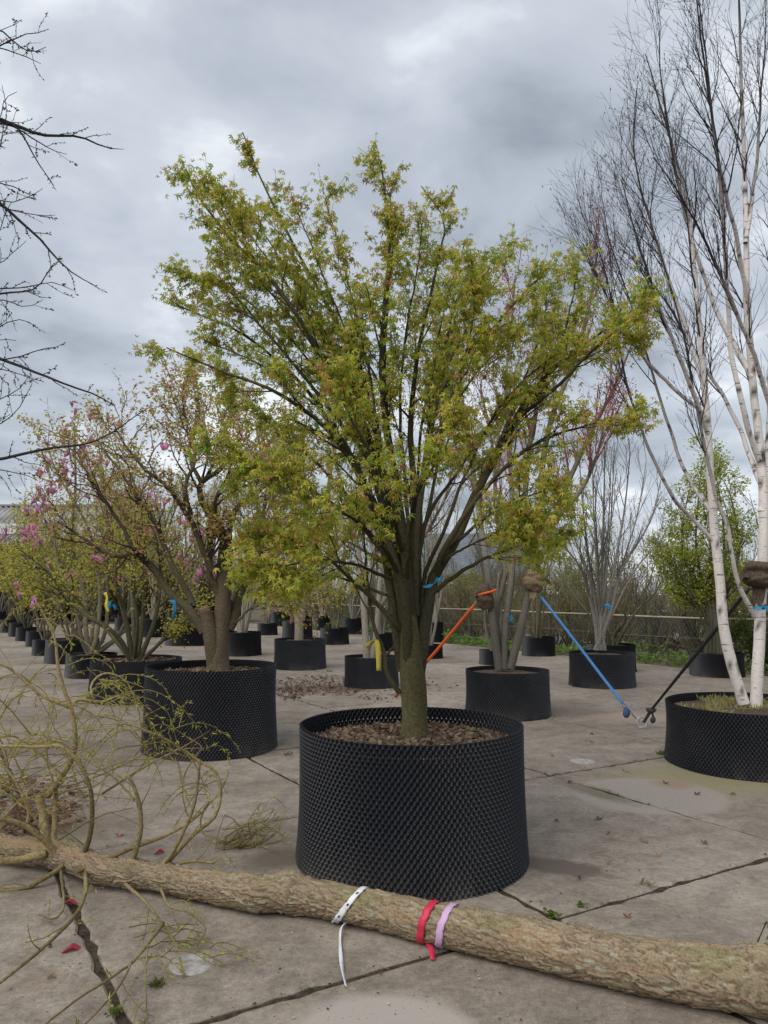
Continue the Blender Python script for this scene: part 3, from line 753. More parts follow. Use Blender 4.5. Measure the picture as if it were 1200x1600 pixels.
P2, R2 = spawn(P1, R1, 6, 0.2, 1.0, 45, 0.42, 6, up=0.15, wob=0.2, rf=0.6, r1=0.0018, rmax=0.006)
V, F, _ = join([tubes(P1, R1, 5), tubes(P2, R2, 3)]); mk('twigs', V, F, TWIG, om, barkc(V, (0.05, 0.035, 0.028), (0.12, 0.085, 0.06)), True, 'stuff')
foliage(om, [(P2, 17, 0.15), (P1, 9, 0.3)], 0.042, RHOMB, [(0.55, 0.48, 0.10), (0.56, 0.34, 0.16), (0.54, 0.22, 0.21), (0.40, 0.43, 0.08)], [0.4, 0.22, 0.16, 0.22], 0.4, 0.03)

def multi(name, label, cat, key, n, height, spread, r0, bark, leaf=None, k1=10, k2=5, l1=0.8, l2=0.35, group=None, tw=None, wob=0.05, lean=0.0, r1=0.006, up=0.25, a1=28, lines=None, depth_parts=True, t0=0.3, twr=0.002, base=None, spreadp=1.0):
    """multi-stemmed tree standing in a pot"""
    if base is None:
        q = POTS[key]; base = A3([q['c'][0], q['c'][1], q['zs'] - 0.02]); rr = q['r']
    else: rr = 0.5
    o = thing(name, label, cat, base, group)
    if lines is None:
        lines = []
        for k in range(n):
            a = 2 * math.pi * (k + rng.uniform(-0.3, 0.3)) / n
            sp = spread * rng.uniform(0.45, 1.05); hh = height * rng.uniform(0.78, 1.03)
            d = A3([math.cos(a), math.sin(a), 0]); b_ = base + d * rr * 0.16 * rng.uniform(0.5, 1.2)
            pts = [b_ + A3([0, 0, -0.03])] + [b_ + d * sp * (t ** spreadp) + A3([lean * t, 0, hh * t]) + rng.normal(size=3) * wob * A3([1, 1, 0.3]) for t in (0.2, 0.45, 0.7, 1.0)]
            lines.append((smoothline(pts, 16), taper(16, r0 * rng.uniform(0.75, 1.15), r1, 0.9)))
    stem_parts(o, lines, bark[0], bark[1], 'stem', 7, 0.04)
    P0 = np.stack([p for p, r in lines]); R0 = np.stack([r for p, r in lines])
    P1, R1 = spawn(P0, R0, k1, t0, 1.0, a1, l1, 7, up=up, wob=0.08, rf=0.5, r1=twr * 1.4, rmax=0.02)
    P2, R2 = spawn(P1, R1, k2, 0.2, 1.0, 32, l2, 5, up=up * 0.6, wob=0.1, rf=0.6, r1=twr, rmax=0.007)
    V, F, _ = join([tubes(P1, R1, 4), tubes(P2, R2, 3)])
    tw = tw or bark
    mk('twigs', V, F, TWIG, o, barkc(V, tw[0], tw[1]), True, 'stuff')
    if leaf:
        size, tmpl, cs, wts, ka, kb = leaf
        foliage(o, [(P2, ka, 0.2)] + ([(P1, kb, 0.2)] if kb else []), size, tmpl, cs, wts, 0.3, 0.05)
    return o, P1, P2
OLIVE = ((0.09, 0.085, 0.05), (0.19, 0.17, 0.11))
GREY = ((0.12, 0.11, 0.09), (0.25, 0.235, 0.205))
DARKB = ((0.03, 0.026, 0.022), (0.075, 0.062, 0.05))
PALE = ((0.20, 0.18, 0.14), (0.34, 0.31, 0.25))
YG = [(0.54, 0.50, 0.085), (0.43, 0.44, 0.07), (0.54, 0.42, 0.12), (0.31, 0.34, 0.06)]
YGW = [0.35, 0.3, 0.2, 0.15]
# arching pale-stemmed shrub
q = POTS['shrub']; SY = float(q['c'][1])
sl = [([(206, 1030), (200, 985, -.1), (183, 915, -.2), (170, 850, -.3), (176, 790, -.3)], .045, .012),
      ([(214, 1030), (224, 960, .1), (226, 880, .2), (222, 800, .3), (205, 740, .3)], .042, .012),
      ([(205, 1030), (180, 990, -.2), (135, 962, -.4), (97, 928, -.5), (70, 888, -.6), (25, 884, -.6)], .042, .012),
      ([(204, 1030), (168, 985, .2), (120, 940, .3), (90, 880, .4), (85, 820, .4)], .036, .012),
      ([(219, 1030), (243, 965, .1), (252, 900, .2), (262, 830, .3), (280, 780, .3)], .04, .012),
      ([(224, 1030), (255, 1000, -.1), (275, 980, -.2), (287, 955, -.2)], .03, .01),
      ([(210, 1030), (208, 960, .3), (200, 880, .5), (165, 810, .7), (150, 760, .7)], .036, .012),
      ([(210, 1030), (215, 970, -.4), (205, 900, -.7), (225, 840, -.8)], .032, .012),
      ([(224, 1030), (262, 985, .3), (275, 900, .5), (300, 850, .6)], .03, .01)]
sl = [(pxline(p, SY, 16), taper(16, a, b, .9)) for p, a, b in sl]
multi('shrub', 'arching pale-stemmed shrub with fine yellow leaves left of the old maple', 'shrub', 'shrub', 0, 0, 0, 0, OLIVE, (0.052, RHOMB, YG, YGW, 10, 5), 13, 7, 0.75, 0.4, None, ((0.06, 0.05, 0.03), (0.13, 0.105, 0.06)), up=0.15, a1=40, lines=sl, twr=0.0025)
# magnolia
q = POTS['magnolia']; GY = float(q['c'][1])
gl = [([(140, 1022), (134, 985), (132, 930, .1), (112, 850, .2), (118, 760, .2), (116, 660, .2)], .05, .012),
      ([(142, 1022), (152, 990), (156, 920), (140, 830, -.1), (90, 740, -.1), (72, 690, -.1)], .045, .01),
      ([(138, 1022), (128, 1000), (120, 960), (95, 880), (65, 800, .1), (45, 770, .1)], .042, .01),
      ([(144, 1022), (165, 990, .2), (168, 930, .3), (170, 830, .4), (160, 740, .5), (150, 665, .5)], .042, .01),
      ([(145, 1022), (180, 1000, .3), (215, 930, .5), (245, 860, .7), (265, 800, .8), (280, 770, .8)], .04, .01),
      ([(141, 1022), (150, 960, .5), (190, 860, .8), (215, 780, 1.), (240, 740, 1.)], .04, .01),
      ([(140, 1022), (120, 990, -.2), (85, 940, -.4), (45, 880, -.5), (20, 850, -.5)], .035, .01),
      ([(146, 1022), (190, 990, .5), (260, 930, .9), (310, 870, 1.1), (335, 830, 1.2)], .035, .01)]
gl = [(pxline(p, GY, 16), taper(16, a, b, .9)) for p, a, b in gl]
mg, gP1, gP2 = multi('magnolia_tree', 'magnolia with large pink-purple flowers left of the old maple', 'tree', 'magnolia', 0, 0, 0, 0, ((.09, .075, .05), (.19, .16, .11)), (0.05, RHOMB, YG, YGW, 1, 0), 9, 4, 0.8, 0.35, None, ((0.09, 0.075, 0.06), (0.18, 0.15, 0.12)), up=0.3, lines=gl, twr=0.003)
PETAL = attr_mat('petal', 0.6, 0.25, 0.25)
def flower_geo(c, s):
    parts = []
    n = 7; base = rng.uniform(0, 6.28); d0 = nrm(rng.normal(size=3) * 0.28 + UP)
    xx = nrm(np.cross(d0, A3([0.3, 0.9, 0.1]))); yy = np.cross(d0, xx)
    for k in range(n):
        a = base + k * 2 * math.pi / n; op = rng.uniform(0.25, 0.8)
        out_ = math.cos(a) * xx + math.sin(a) * yy; sd_ = np.cross(d0, out_)
        rows_ = []
        for t, wd, o_ in ((0, .05, .02), (.35, .17, .20 * op), (.7, .19, .30 * op), (1.0, .04, .62 * op)):
            for sgn in (-1, 0, 1):
                rows_.append(c + s * (d0 * (t * (1 - 0.25 * op)) + out_ * (o_ - 0.05 * abs(sgn)) + sd_ * sgn * wd))
        Fq = [[r * 3 + x_, r * 3 + x_ + 1, r * 3 + x_ + 4, r * 3 + x_ + 3] for r in range(3) for x_ in range(2)]
        Vv = A3(rows_)
        cc = np.repeat(A3([lerpc((0.52, 0.08, 0.32), (0.82, 0.40, 0.66), t) for t in (0, .4, .75, 1)]), 3, axis=0) * rng.uniform(0.8, 1.15)
        parts.append((Vv, [A3(Fq)], cc))
    return join(parts)
fl = [(117, 645), (113, 632), (117, 652), (99, 681), (141, 655), (150, 657), (169, 657), (185, 668), (130, 700), (134, 712), (128, 722), (100, 710), (72, 727), (75, 735), (96, 738), (112, 742), (92, 760), (108, 756), (63, 770), (82, 770), (48, 784), (60, 800), (74, 797), (44, 803), (54, 803), (80, 795), (40, 832), (48, 826), (52, 838), (46, 842), (36, 845), (60, 848), (52, 856), (147, 786), (143, 745), (245, 780), (238, 789), (283, 812), (238, 828), (282, 815), (300, 845), (305, 848), (276, 840), (318, 850), (285, 868), (290, 890), (325, 890), (317, 896), (228, 900), (152, 876), (166, 875), (108, 901), (75, 893), (183, 910), (50, 940), (28, 919), (200, 803), (215, 772), (255, 700), (0, 842), (140, 690), (155, 720)]
fl += [(u + rng.uniform(-16, 16), v + rng.uniform(-14, 14)) for (u, v) in fl[8:] + fl[36:50]]
for (u, v) in fl:
    Vf, Ff, Cf = flower_geo(at(u, v + 4, GY + rng.uniform(-.3, .6) - (0.5 if u < 160 else 0.9)), 0.175 * rng.uniform(0.75, 1.2))
    mk('flower', Vf, Ff, PETAL, mg, Cf)
# rows of shrubs at the left and behind
LSG = 'yellow-green shrubs in the left row'
multi('shrub', 'dense olive-yellow shrub behind the magnolia base', 'shrub', 'r0', 9, 2.7, 1.5, 0.035, OLIVE, (0.065, RHOMB, YG, YGW, 11, 5), 12, 6, 0.8, 0.4, twr=0.003)
for k in range(1, 6):
    multi('shrub', 'yellow-green leafy shrub in one of the small pots of the left row', 'shrub', 'r%d' % k, 7, rng.uniform(1.9, 2.6), 1.0, 0.03, OLIVE, (0.075, RHOMB, YG, YGW, 9, 4), 10, 5, 0.7, 0.4, LSG, twr=0.0035)
multi('shrub', 'rust-tinged shrub at the far end of the left row, before the barn', 'shrub', 'r6', 8, 3.2, 1.4, 0.04, GREY, (0.09, RHOMB, [(0.2, .1, .06), (0.24, .2, .05)], [.6, .4], 4, 2), 9, 4, 0.8, 0.45, twr=0.004)
BTG = 'slender budding trees in the back rows'
for k in (0, 1, 2, 4, 5, 6, 7, 8, 9):
    multi('multi_stem_tree', 'slender multi-stemmed tree with sparse yellow buds in the back rows', 'tree', 'b%d' % k, 6, rng.uniform(3.2, 4.4), 0.9, 0.04, PALE if k % 2 else GREY, (0.07, RHOMB, YG + [(0.25, 0.1, 0.08)], YGW + [0.2], 2, 1), 9, 5, 0.9, 0.45, BTG, twr=0.0035)
multi('multi_stem_tree', 'multi-stemmed grey tree behind the old maple trunk', 'tree', 'b10', 8, 4.6, 1.2, 0.045, GREY, (0.06, RHOMB, YG, YGW, 2, 1), 9, 5, 0.9, 0.45, twr=0.003)
multi('multi_stem_tree', 'clump of pale straight bare stems right of the old maple trunk', 'tree', 'b11', 9, 4.2, 0.75, 0.042, PALE, (0.06, RHOMB, YG, YGW, 1, 0), 8, 4, 0.8, 0.4, twr=0.003, a1=20)
multi('shrub', 'low yellow-leaved clump behind the stout grey trunk', 'shrub', 'b12', 7, 1.9, 0.8, 0.025, OLIVE, (0.08, RHOMB, YG, YGW, 5, 2), 8, 4, 0.5, 0.35, twr=0.003)
multi('multi_stem_tree', 'thin grey multi-stemmed tree behind the orange strap', 'tree', 'b13', 4, 3.9, 0.7, 0.045, GREY, (0.05, RHOMB, YG, YGW, 1, 0), 9, 5, 0.8, 0.4, twr=0.003)
multi('multi_stem_tree', 'bare thin-stemmed tree half hidden behind the burlap-wrapped stems', 'tree', 'b14', 5, 3.8, 0.6, 0.03, GREY, None, 9, 5, 0.8, 0.4, twr=0.003)
multi('multi_stem_tree', 'slim bare brown-stemmed tree beyond the blue strap', 'tree', 'b15', 6, 3.4, 0.6, 0.03, OLIVE, (0.05, RHOMB, YG, YGW, 1, 0), 9, 5, 0.7, 0.4, twr=0.003)
multi('shrub', 'small bare crooked shrub behind the vase-shaped tree', 'shrub', 'b16', 5, 1.5, 1.1, 0.035, OLIVE, None, 7, 4, 0.6, 0.4, twr=0.003)
# stout-trunk and twin-trunk trees behind
def stout(key, label, pts_list, crown_r, leafc):
    q = POTS[key]; Y = float(q['c'][1])
    lines = [(pxline(p, Y, 16), taper(16, a, b, .9)) for p, a, b in pts_list]
    return multi('maple_tree', label, 'tree', key, 0, 0, 0, 0, ((0.15, 0.13, 0.10), (0.29, 0.255, 0.205)), leafc, 10, 6, 0.9, 0.45, None, ((0.07, 0.055, 0.04), (0.14, 0.11, 0.085)), lines=lines, twr=0.003, t0=0.35)
PK = [(0.42, 0.34, 0.09), (0.42, 0.22, 0.14), (0.33, 0.33, 0.06)]
stout('stump', 'maple with a short stout grey trunk and pale budding crown', [([(467, 1003), (467, 970), (464, 940), (455, 880, .1), (430, 800, .2), (410, 720, .3), (400, 660, .3)], .095, .012), ([(470, 970), (474, 935), (485, 880), (505, 800), (520, 720), (530, 660)], .08, .012), ([(466, 945), (470, 890, -.1), (460, 800, -.3), (470, 720, -.4), (480, 650, -.4)], .06, .012), ([(464, 945), (440, 890, .3), (395, 830, .5), (360, 780, .6)], .05, .012), ([(474, 935), (510, 880, .3), (550, 830, .5), (580, 770, .6)], .05, .012)], 1, (0.055, RHOMB, PK, [.4, .3, .3], 7, 2))
stout('twin', 'pale twin-trunked tree with pinkish buds behind the big maple', [([(573, 1032), (571, 990), (567, 930), (560, 860), (540, 780), (520, 700), (515, 640)], .06, .01), ([(582, 1032), (589, 980), (593, 920), (600, 850), (620, 760), (640, 680), (650, 620)], .055, .01), ([(569, 950), (585, 860, .2), (580, 770, .3), (575, 690, .4)], .05, .012), ([(591, 950), (640, 870, .2), (690, 790, .3), (710, 720, .4)], .045, .012)], 1, (0.05, RHOMB, PK, [.35, .4, .25], 6, 2))
# red-twigged maple
q = POTS['redmaple']; RY = float(q['c'][1])
rl = [([(780, 1045), (772, 985), (765, 930), (760, 880), (748, 800, .1), (736, 710, .2), (722, 620, .3), (715, 550, .3)], .056, .01),
      ([(788, 1045), (790, 975), (800, 900), (801, 800), (796, 700), (790, 600), (800, 500), (805, 430)], .05, .008),
      ([(784, 1045, .1), (776, 960, .15), (790, 890, .2), (775, 800, .4), (770, 700, .5), (750, 600, .6)], .042, .008),
      ([(797, 1045), (818, 965), (832, 905), (858, 835), (885, 760, -.1), (922, 680, -.1), (962, 600, -.2), (990, 530, -.2)], .058, .01),
      ([(855, 840), (845, 760, .2), (860, 660, .3), (898, 560, .4), (926, 450, .4), (932, 385, .4)], .05, .01),
      ([(836, 900), (820, 820, .2), (825, 720, .3), (840, 620, .4), (850, 520, .4)], .05, .01),
      ([(865, 815), (905, 770, -.2), (930, 720, -.3), (945, 660, -.4)], .035, .01)]
rl = [(pxline(p, RY, 20), taper(20, a, b, .85)) for p, a, b in rl]
REDS = [(0.46, 0.13, 0.10), (0.52, 0.24, 0.12), (0.36, 0.11, 0.11)]
multi('maple_tree', 'red-twigged maple with grey stems wrapped in burlap', 'tree', 'redmaple', 0, 0, 0, 0, ((0.11, 0.10, 0.08), (0.22, 0.20, 0.165)), (0.038, RHOMB, REDS, [.4, .3, .3], 7, 3), 15, 7, 0.85, 0.4, None, ((0.20, 0.075, 0.075), (0.33, 0.15, 0.13)), lines=rl, twr=0.0025, t0=0.42, up=0.35)
# vase-shaped bare tree
q = POTS['vase']; VY = float(q['c'][1])
vl = []
for (u1, v1, d1) in [(880, 760, .2), (905, 715, -.2), (925, 700, .4), (945, 690, -.4), (960, 700, .2), (985, 705, -.3), (1010, 720, .3), (1035, 740, 0), (1055, 800, -.3), (870, 820, -.3), (955, 720, .8), (930, 760, -.8)]:
    k = rng.uniform(0.42, 0.6)
    vl.append((pxline([(938 + rng.uniform(-9, 9), 1016), (938 + (u1 - 938) * 0.16, 960), (938 + (u1 - 938) * k * 0.8, 890, d1 * .4), (938 + (u1 - 938) * .8, (890 + v1) / 2, d1 * .7), (u1, v1, d1)], VY, 16), taper(16, rng.uniform(.02, .036), .006, .9)))
multi('multi_stem_tree', 'bare grey vase-shaped tree with a blue tag by the fence', 'tree', 'vase', 0, 0, 0, 0, GREY, (0.035, RHOMB, YG, YGW, 1, 0), 9, 5, 0.75, 0.4, None, ((0.09, 0.08, 0.065), (0.17, 0.15, 0.125)), lines=vl, twr=0.0028, up=0.3, a1=24)
# lime-green upright tree
q = POTS['hornbeam']; HY = float(q['c'][1])
LIME = [(0.42, 0.46, 0.065), (0.33, 0.38, 0.055), (0.50, 0.50, 0.085)]
hl = [(pxline([(1115 + 6 * (k - 2), 1020), (1114 + 5 * (k - 2), 950), (1110 + 22 * (k - 2), 860, .3 * math.sin(k * 2)), (1108 + 16 * (k - 2), 770, .5 * math.sin(k * 2)), (1105 + 8 * (k - 2), 705 + 18 * abs(k - 2), .4 * math.sin(k * 2))], HY, 16), taper(16, .042, .007)) for k in range(5)]
hl += [(pxline(p_, HY, 16), taper(16, .022, .006)) for p_ in ([(1110, 1005), (1088, 950, .1), (1058, 905, .2), (1034, 872, .3)], [(1112, 985), (1080, 925, -.2), (1055, 880, -.4), (1040, 850, -.4)], [(1112, 970), (1090, 910, .4), (1070, 860, .6), (1062, 820, .7)], [(1118, 985), (1140, 920, .2), (1155, 870, .3), (1160, 820, .3)])]
multi('hornbeam_tree', 'upright lime-green leafing tree behind the white birch stems', 'tree', 'hornbeam', 0, 0, 0, 0, ((0.08, 0.075, 0.045), (0.16, 0.14, 0.095)), (0.06, RHOMB, LIME, [.4, .3, .3], 12, 6), 18, 7, 0.58, 0.32, None, DARKB, lines=hl, twr=0.0025, up=0.1, a1=50, t0=0.22)
# --- white birch
q = POTS['birch']; BY = float(q['c'][1])
bt = thing('birch_tree', 'white-barked birch with several stems and a dark twiggy crown', 'tree', at(1172, 1095, BY) * A3([1, 1, 0]) + A3([0, 0, q['zs'] - 0.03]))
bl = [([(1162, 1100), (1148, 1050), (1131, 985), (1123, 900), (1116, 830), (1109, 740), (1104, 650), (1097, 560), (1085, 440, .1), (1072, 330, .2), (1040, 210, .3), (1003, 90, .4)], .056, .005),
      ([(1180, 1105), (1183, 1040), (1187, 980), (1190, 900), (1192, 800), (1186, 700), (1176, 600), (1170, 480), (1165, 330, .1), (1160, 180, .1), (1155, 20, .2), (1152, -120, .2)], .058, .006),
      ([(1192, 800), (1200, 700, .1), (1205, 560, .2), (1212, 400, .3), (1225, 200, .4), (1240, -20, .4)], .042, .006),
      ([(1186, 720), (1160, 640, -.2), (1140, 540, -.3), (1130, 400, -.4), (1118, 250, -.5), (1098, 90, -.5), (1085, -20, -.5)], .03, .005),
      ([(1178, 962), (1160, 925, -.1), (1147, 880, -.15), (1138, 820, -.2), (1120, 770, -.2), (1105, 700, -.2), (1085, 600, -.2), (1060, 480, -.2), (1020, 350, -.2)], .024, .004),
      ([(1118, 848), (1085, 812), (1050, 775, -.1), (1022, 720, -.1), (1000, 670, -.1), (975, 600, -.15), (955, 500, -.2), (930, 400, -.2), (905, 345, -.2)], .021, .0035),
      ([(1112, 800), (1075, 745, .2), (1050, 680, .3), (1020, 590, .4), (985, 480, .5), (950, 380, .5), (935, 300, .5)], .021, .0035),
      ([(1106, 680), (1075, 600, -.3), (1040, 510, -.5), (1000, 400, -.6), (965, 280, -.6)], .026, .004),
      ([(1100, 600), (1060, 480, .3), (1020, 360, .5), (990, 240, .6), (995, 140, .6)], .026, .004),
      ([(1174, 590), (1120, 480, .2), (1080, 360, .3), (1055, 240, .4), (1035, 120, .4), (1030, 30, .4)], .028, .004),
      ([(1170, 480), (1150, 360, -.3), (1120, 220, -.5), (1105, 100, -.5), (1095, 0, -.5)], .026, .004),
      ([(1205, 640, .1), (1170, 540, -.3), (1120, 420, -.6), (1070, 320, -.8), (1020, 250, -.9)], .026, .004),
      ([(1190, 760), (1140, 640, .5), (1090, 560, .9), (1040, 470, 1.1), (990, 400, 1.2)], .028, .004),
      ([(1165, 380), (1180, 260, .2), (1190, 120, .3), (1195, 0, .3)], .024, .004),
      ([(1104, 650), (1040, 590, 0), (985, 520, 0), (935, 420, 0), (915, 370, 0)], .022, .004)]
BL = []
for pts, r0, r1 in bl:
    P = pxline(pts, BY, 26); P = P + np.cumsum(rng.normal(size=P.shape) * 0.004, axis=0); BL.append((P, taper(26, r0, r1, 1.05)))
def birch_col(V, R):
    t = np.clip((R - 0.012) / 0.012, 0, 1)[:, None]
    white = A3([0.74, 0.68, 0.63]) * (0.82 + 0.36 * fbm(V * A3([6, 6, 1.2]), 3))[:, None]
    lent = (fbm(V * A3([9, 9, 60]), 2, 5) > 0.70)[:, None]
    white = np.where(lent, A3([0.10, 0.085, 0.075]), white)
    dark = A3([0.04, 0.028, 0.030])
    return dark * (1 - t) + white * t
for P, R in BL:
    s_ = 14 if R.max() > 0.06 else 8
    Pf = smoothline(P, 110); Rf = np.interp(np.linspace(0, 1, 110), np.linspace(0, 1, 26), R)
    if R.max() > 0.06: Rf = Rf * (1 + 0.35 * np.exp(-np.linspace(0, 40, 110)))
    V, F = tubes(Pf[None], Rf[None], s_); RR = np.repeat(Rf, s_)
    V = V + (V - np.repeat(Pf, s_, axis=0)) * (fbm(V * 9, 3) - 0.5)[:, None] * 0.2
    mk('stem', V, F, BIRCHM, bt, birch_col(V, RR))
def knot(Pf, k, r, side):
    c = Pf[k] + A3([side * r * 0.9, -r * 0.45, 0]); return obox(c, np.eye(3), (0.018, 0.012, 0.012))
P0 = np.stack([p for p, r in BL]); R0 = np.stack([r for p, r in BL])
P1, R1 = spawn(P0, R0, 14, 0.36, 1.0, 26, 0.85, 9, up=0.22, wob=0.07, rf=0.45, r1=0.002, rmax=0.011, away=at(1190, 600, BY))
P2, R2 = spawn(P1, R1, 7, 0.12, 1.0, 30, 0.55, 6, up=0.06, wob=0.1, rf=0.55, r1=0.0012, rmax=0.0045)
P3, R3 = spawn(P2, R2, 2, 0.2, 0.95, 32, 0.2, 4, up=0.0, wob=0.12, rf=0.8, r1=0.0009, rmax=0.002)
V, F, _ = join([tubes(P1, R1, 5), tubes(P2, R2, 3), tubes(P3, R3, 3)])
mk('twigs', V, F, TWIG, bt, barkc(V, (0.022, 0.016, 0.018), (0.06, 0.042, 0.042)), True, 'stuff')
p, t = along(P3[rng.random(len(P3)) < 0.28], 1, 0.8)
V, F = tubes(np.stack([p, p + A3([0.004, 0, -0.012]), p + A3([0.006, 0, -0.03])], 1), np.tile([0.002, 0.004, 0.001], (len(p), 1)), 4)
mk('catkins', V, F, TWIG, bt, np.tile([0.035, 0.026, 0.02], (len(V), 1)), True, 'stuff')

# --- bare tree reaching in at the left, trunk out of frame
LY = 5.2
lx = at(-330, 600, LY)
lt = thing('bare_tree', 'dark bare branches with opening buds reaching in at the left of the sky', 'tree', (lx[0], LY, 0))
trk = smoothline([A3([lx[0], LY, -0.02]), A3([lx[0] + .03, LY, 1.2]), A3([lx[0] - .02, LY, 2.4]), A3([lx[0] + .05, LY, 3.6]), A3([lx[0] + .02, LY, 5.2])], 16)
stem_parts(lt, [(trk, taper(16, .11, .03))], DARKB[0], DARKB[1], 'trunk', 10)
def T(z): k = np.argmin(np.abs(trk[:, 2] - z)); return trk[k]
ll = [(2.9, [(-40, 60), (0, 50), (31, 75, .02), (49, 86, .02), (62, 84), (75, 79)], .010), (3.0, [(-40, 95), (0, 75), (42, 57), (66, 54), (79, 48)], .009), (2.9, [(-40, 70), (0, 75), (31, 87), (63, 101)], .009),
      (2.9, [(-60, 165), (0, 187), (35, 198), (70, 210), (122, 213), (168, 231), (196, 235)], .020), (2.8, [(-40, 190), (15, 195), (52, 217), (88, 238), (103, 242)], .010), (2.8, [(-20, 188), (24, 200), (42, 228), (60, 256), (84, 290)], .010),
      (2.6, [(-40, 290), (0, 311), (28, 336), (60, 364), (84, 392), (108, 416), (133, 434), (154, 444)], .014), (2.5, [(-40, 280), (0, 282), (30, 292), (46, 301)], .009), (2.4, [(-40, 340), (0, 318), (28, 318), (52, 308), (73, 298)], .007), (2.4, [(-30, 320), (15, 330), (55, 338), (86, 340)], .007),
      (2.2, [(-40, 465), (0, 458), (56, 450), (80, 416), (101, 408)], .012), (2.2, [(-20, 455), (40, 451), (80, 444), (115, 456)], .007), (2.2, [(-40, 420), (0, 412), (20, 395), (38, 378)], .006), (2.1, [(-40, 480), (0, 470), (40, 480), (65, 470)], .007), (2.1, [(-40, 520), (0, 500), (30, 492), (54, 507)], .006), (2.0, [(-40, 545), (0, 530), (28, 532)], .006),
      (1.9, [(-40, 560), (0, 555), (35, 549), (63, 541), (93, 536)], .009), (1.9, [(-60, 540), (0, 560), (30, 572), (100, 600), (150, 617), (178, 634), (186, 655)], .014), (1.7, [(-60, 722), (0, 717), (50, 705), (97, 696), (133, 692), (173, 677), (240, 633)], .014), (1.6, [(-40, 728), (0, 730), (43, 737), (67, 747)], .006), (1.8, [(-40, 640), (0, 625), (30, 612), (50, 590), (55, 600)], .007), (1.8, [(-40, 590), (0, 580), (45, 590), (62, 600)], .006), (1.8, [(-40, 650), (0, 660), (25, 642), (45, 610), (52, 596)], .007),
      (2.6, [(-30, 250), (0, 230), (6, 200), (12, 170), (3, 130)], .007), (2.6, [(-30, 220), (0, 185), (10, 155), (28, 145)], .006), (2.3, [(-30, 400), (0, 360), (10, 335), (20, 318)], .006)]
LL = []
for z, pts, r in ll:
    pts = [(p[0], p[1], (p[2] if len(p) > 2 else 0) + rng.uniform(-.02, .02)) for p in pts]; dz = rng.uniform(-.35, .35)
    p = [at(a, b_, LY + dz + c_) for a, b_, c_ in pts]; zz = p[0][2]
    P = smoothline([T(zz - 0.35), lerpc(T(zz - .35), p[0], .5) + A3([0, 0, .05])] + p, 24)
    P = P + np.cumsum(rng.normal(size=P.shape) * 0.003, axis=0)
    LL.append((P, taper(24, r * 1.5, .0018, .8)))
stem_parts(lt, LL, (0.025, 0.022, 0.024), (0.055, 0.046, 0.045), 'limb', 6, 0.03)
P0 = np.stack([p for p, r in LL]); R0 = np.stack([r for p, r in LL])
P1, R1 = spawn(P0, R0, 11, 0.35, 0.97, 42, 0.26, 6, up=0.0, wob=0.15, rf=0.6, r1=0.0012, rmax=0.004)
V, F = tubes(P1, R1, 4); mk('twigs', V, F, TWIG, lt, barkc(V, (0.025, 0.022, 0.024), (0.055, 0.046, 0.045)), True, 'stuff')
pb, tb = along(P1, 12, 0.2); pc, tc_ = along(P0, 22, 0.45)
pb = np.concatenate([pb, pc]); tb = np.concatenate([tb, tc_])
V, F, C = leaves(pb, nrm(tb + rng.normal(size=pb.shape) * 0.7), 0.018 * rng.uniform(.5, 1.4, len(pb)), RHOMB, palette(len(pb), [(0.05, 0.05, 0.02), (0.09, 0.055, 0.045), (0.08, 0.09, 0.03)], [.4, .35, .25]))
mk('buds', V, F, LEAF, lt, C, False, 'stuff')

# ------------------------------------------------------------------ fallen willow
LG = [(-160, 1302, 20), (-60, 1314, 20), (0, 1324, 20), (100, 1337, 21), (160, 1358, 22), (240, 1369, 20), (320, 1383, 23), (400, 1396, 27), (458, 1397, 28), (554, 1415, 27.5), (679, 1442, 31.5), (820, 1470, 36.5), (1010, 1510, 41), (1187, 1533, 51), (1235, 1541, 53)]
LC = []; LR = []
for k, (u, v, h) in enumerate(LG):
    r = 0.09; lift = 0.028 * max(0, min(1, (650 - u) / 600))
    for _ in range(12):
        p = gr(u, v, r + lift + 0.006); r = h * float(p[1] * math.cos(PITCH) + (p[2] - EYE) * math.sin(PITCH)) / F_PX * 0.97 - 0.006
    LC.append(p); LR.append(r)
LC = A3(LC); LR = A3(LR)
LM = 860
logP = smoothline(LC, LM)
dd = np.concatenate([[0], np.cumsum(np.linalg.norm(np.diff(LC, axis=0), axis=1))])
ss = np.linspace(0, dd[-1], LM); logR = np.interp(ss, dd, LR)
logR = np.convolve(np.pad(logR, 20, mode='edge'), np.ones(41) / 41, 'valid')
def log_at(u):
    k = int(np.argmin([abs((600 + F_PX * (p[0]) / (p[1] * math.cos(PITCH) + (p[2] - EYE) * math.sin(PITCH))) - u) for p in logP[::4]])) * 4
    return k
wl = thing('fallen_willow', 'felled curly willow lying across the slabs, with tan bark and yellow shoots', 'tree', (logP[LM // 2][0], logP[LM // 2][1], 0))
NS = 120
T_, n1_, n2_ = frames(logP[None]); T_, n1_, n2_ = T_[0], n1_[0], n2_[0]
ph = np.arange(NS) * 2 * math.pi / NS
PH, S_ = np.meshgrid(ph, ss, indexing='xy')
cosP, sinP = np.cos(PH), np.sin(PH)
q3 = np.stack([S_ * 5, cosP * 1.5, sinP * 1.5], -1)
wx = (fbm(q3 * 2.2, 3, 3) - 0.5); wy = (fbm(q3 * 2.2, 3, 9) - 0.5)
NC = 20
cu = S_ / 0.085 + wx * 2.6; cw = PH / (2 * math.pi) * NC + wy * 3.4
iu, iw = np.floor(cu).astype(int), np.floor(cw).astype(int)
F1 = np.full(cu.shape, 9.0); F2 = np.full(cu.shape, 9.0); ID = np.zeros(cu.shape); LX = np.zeros(cu.shape)
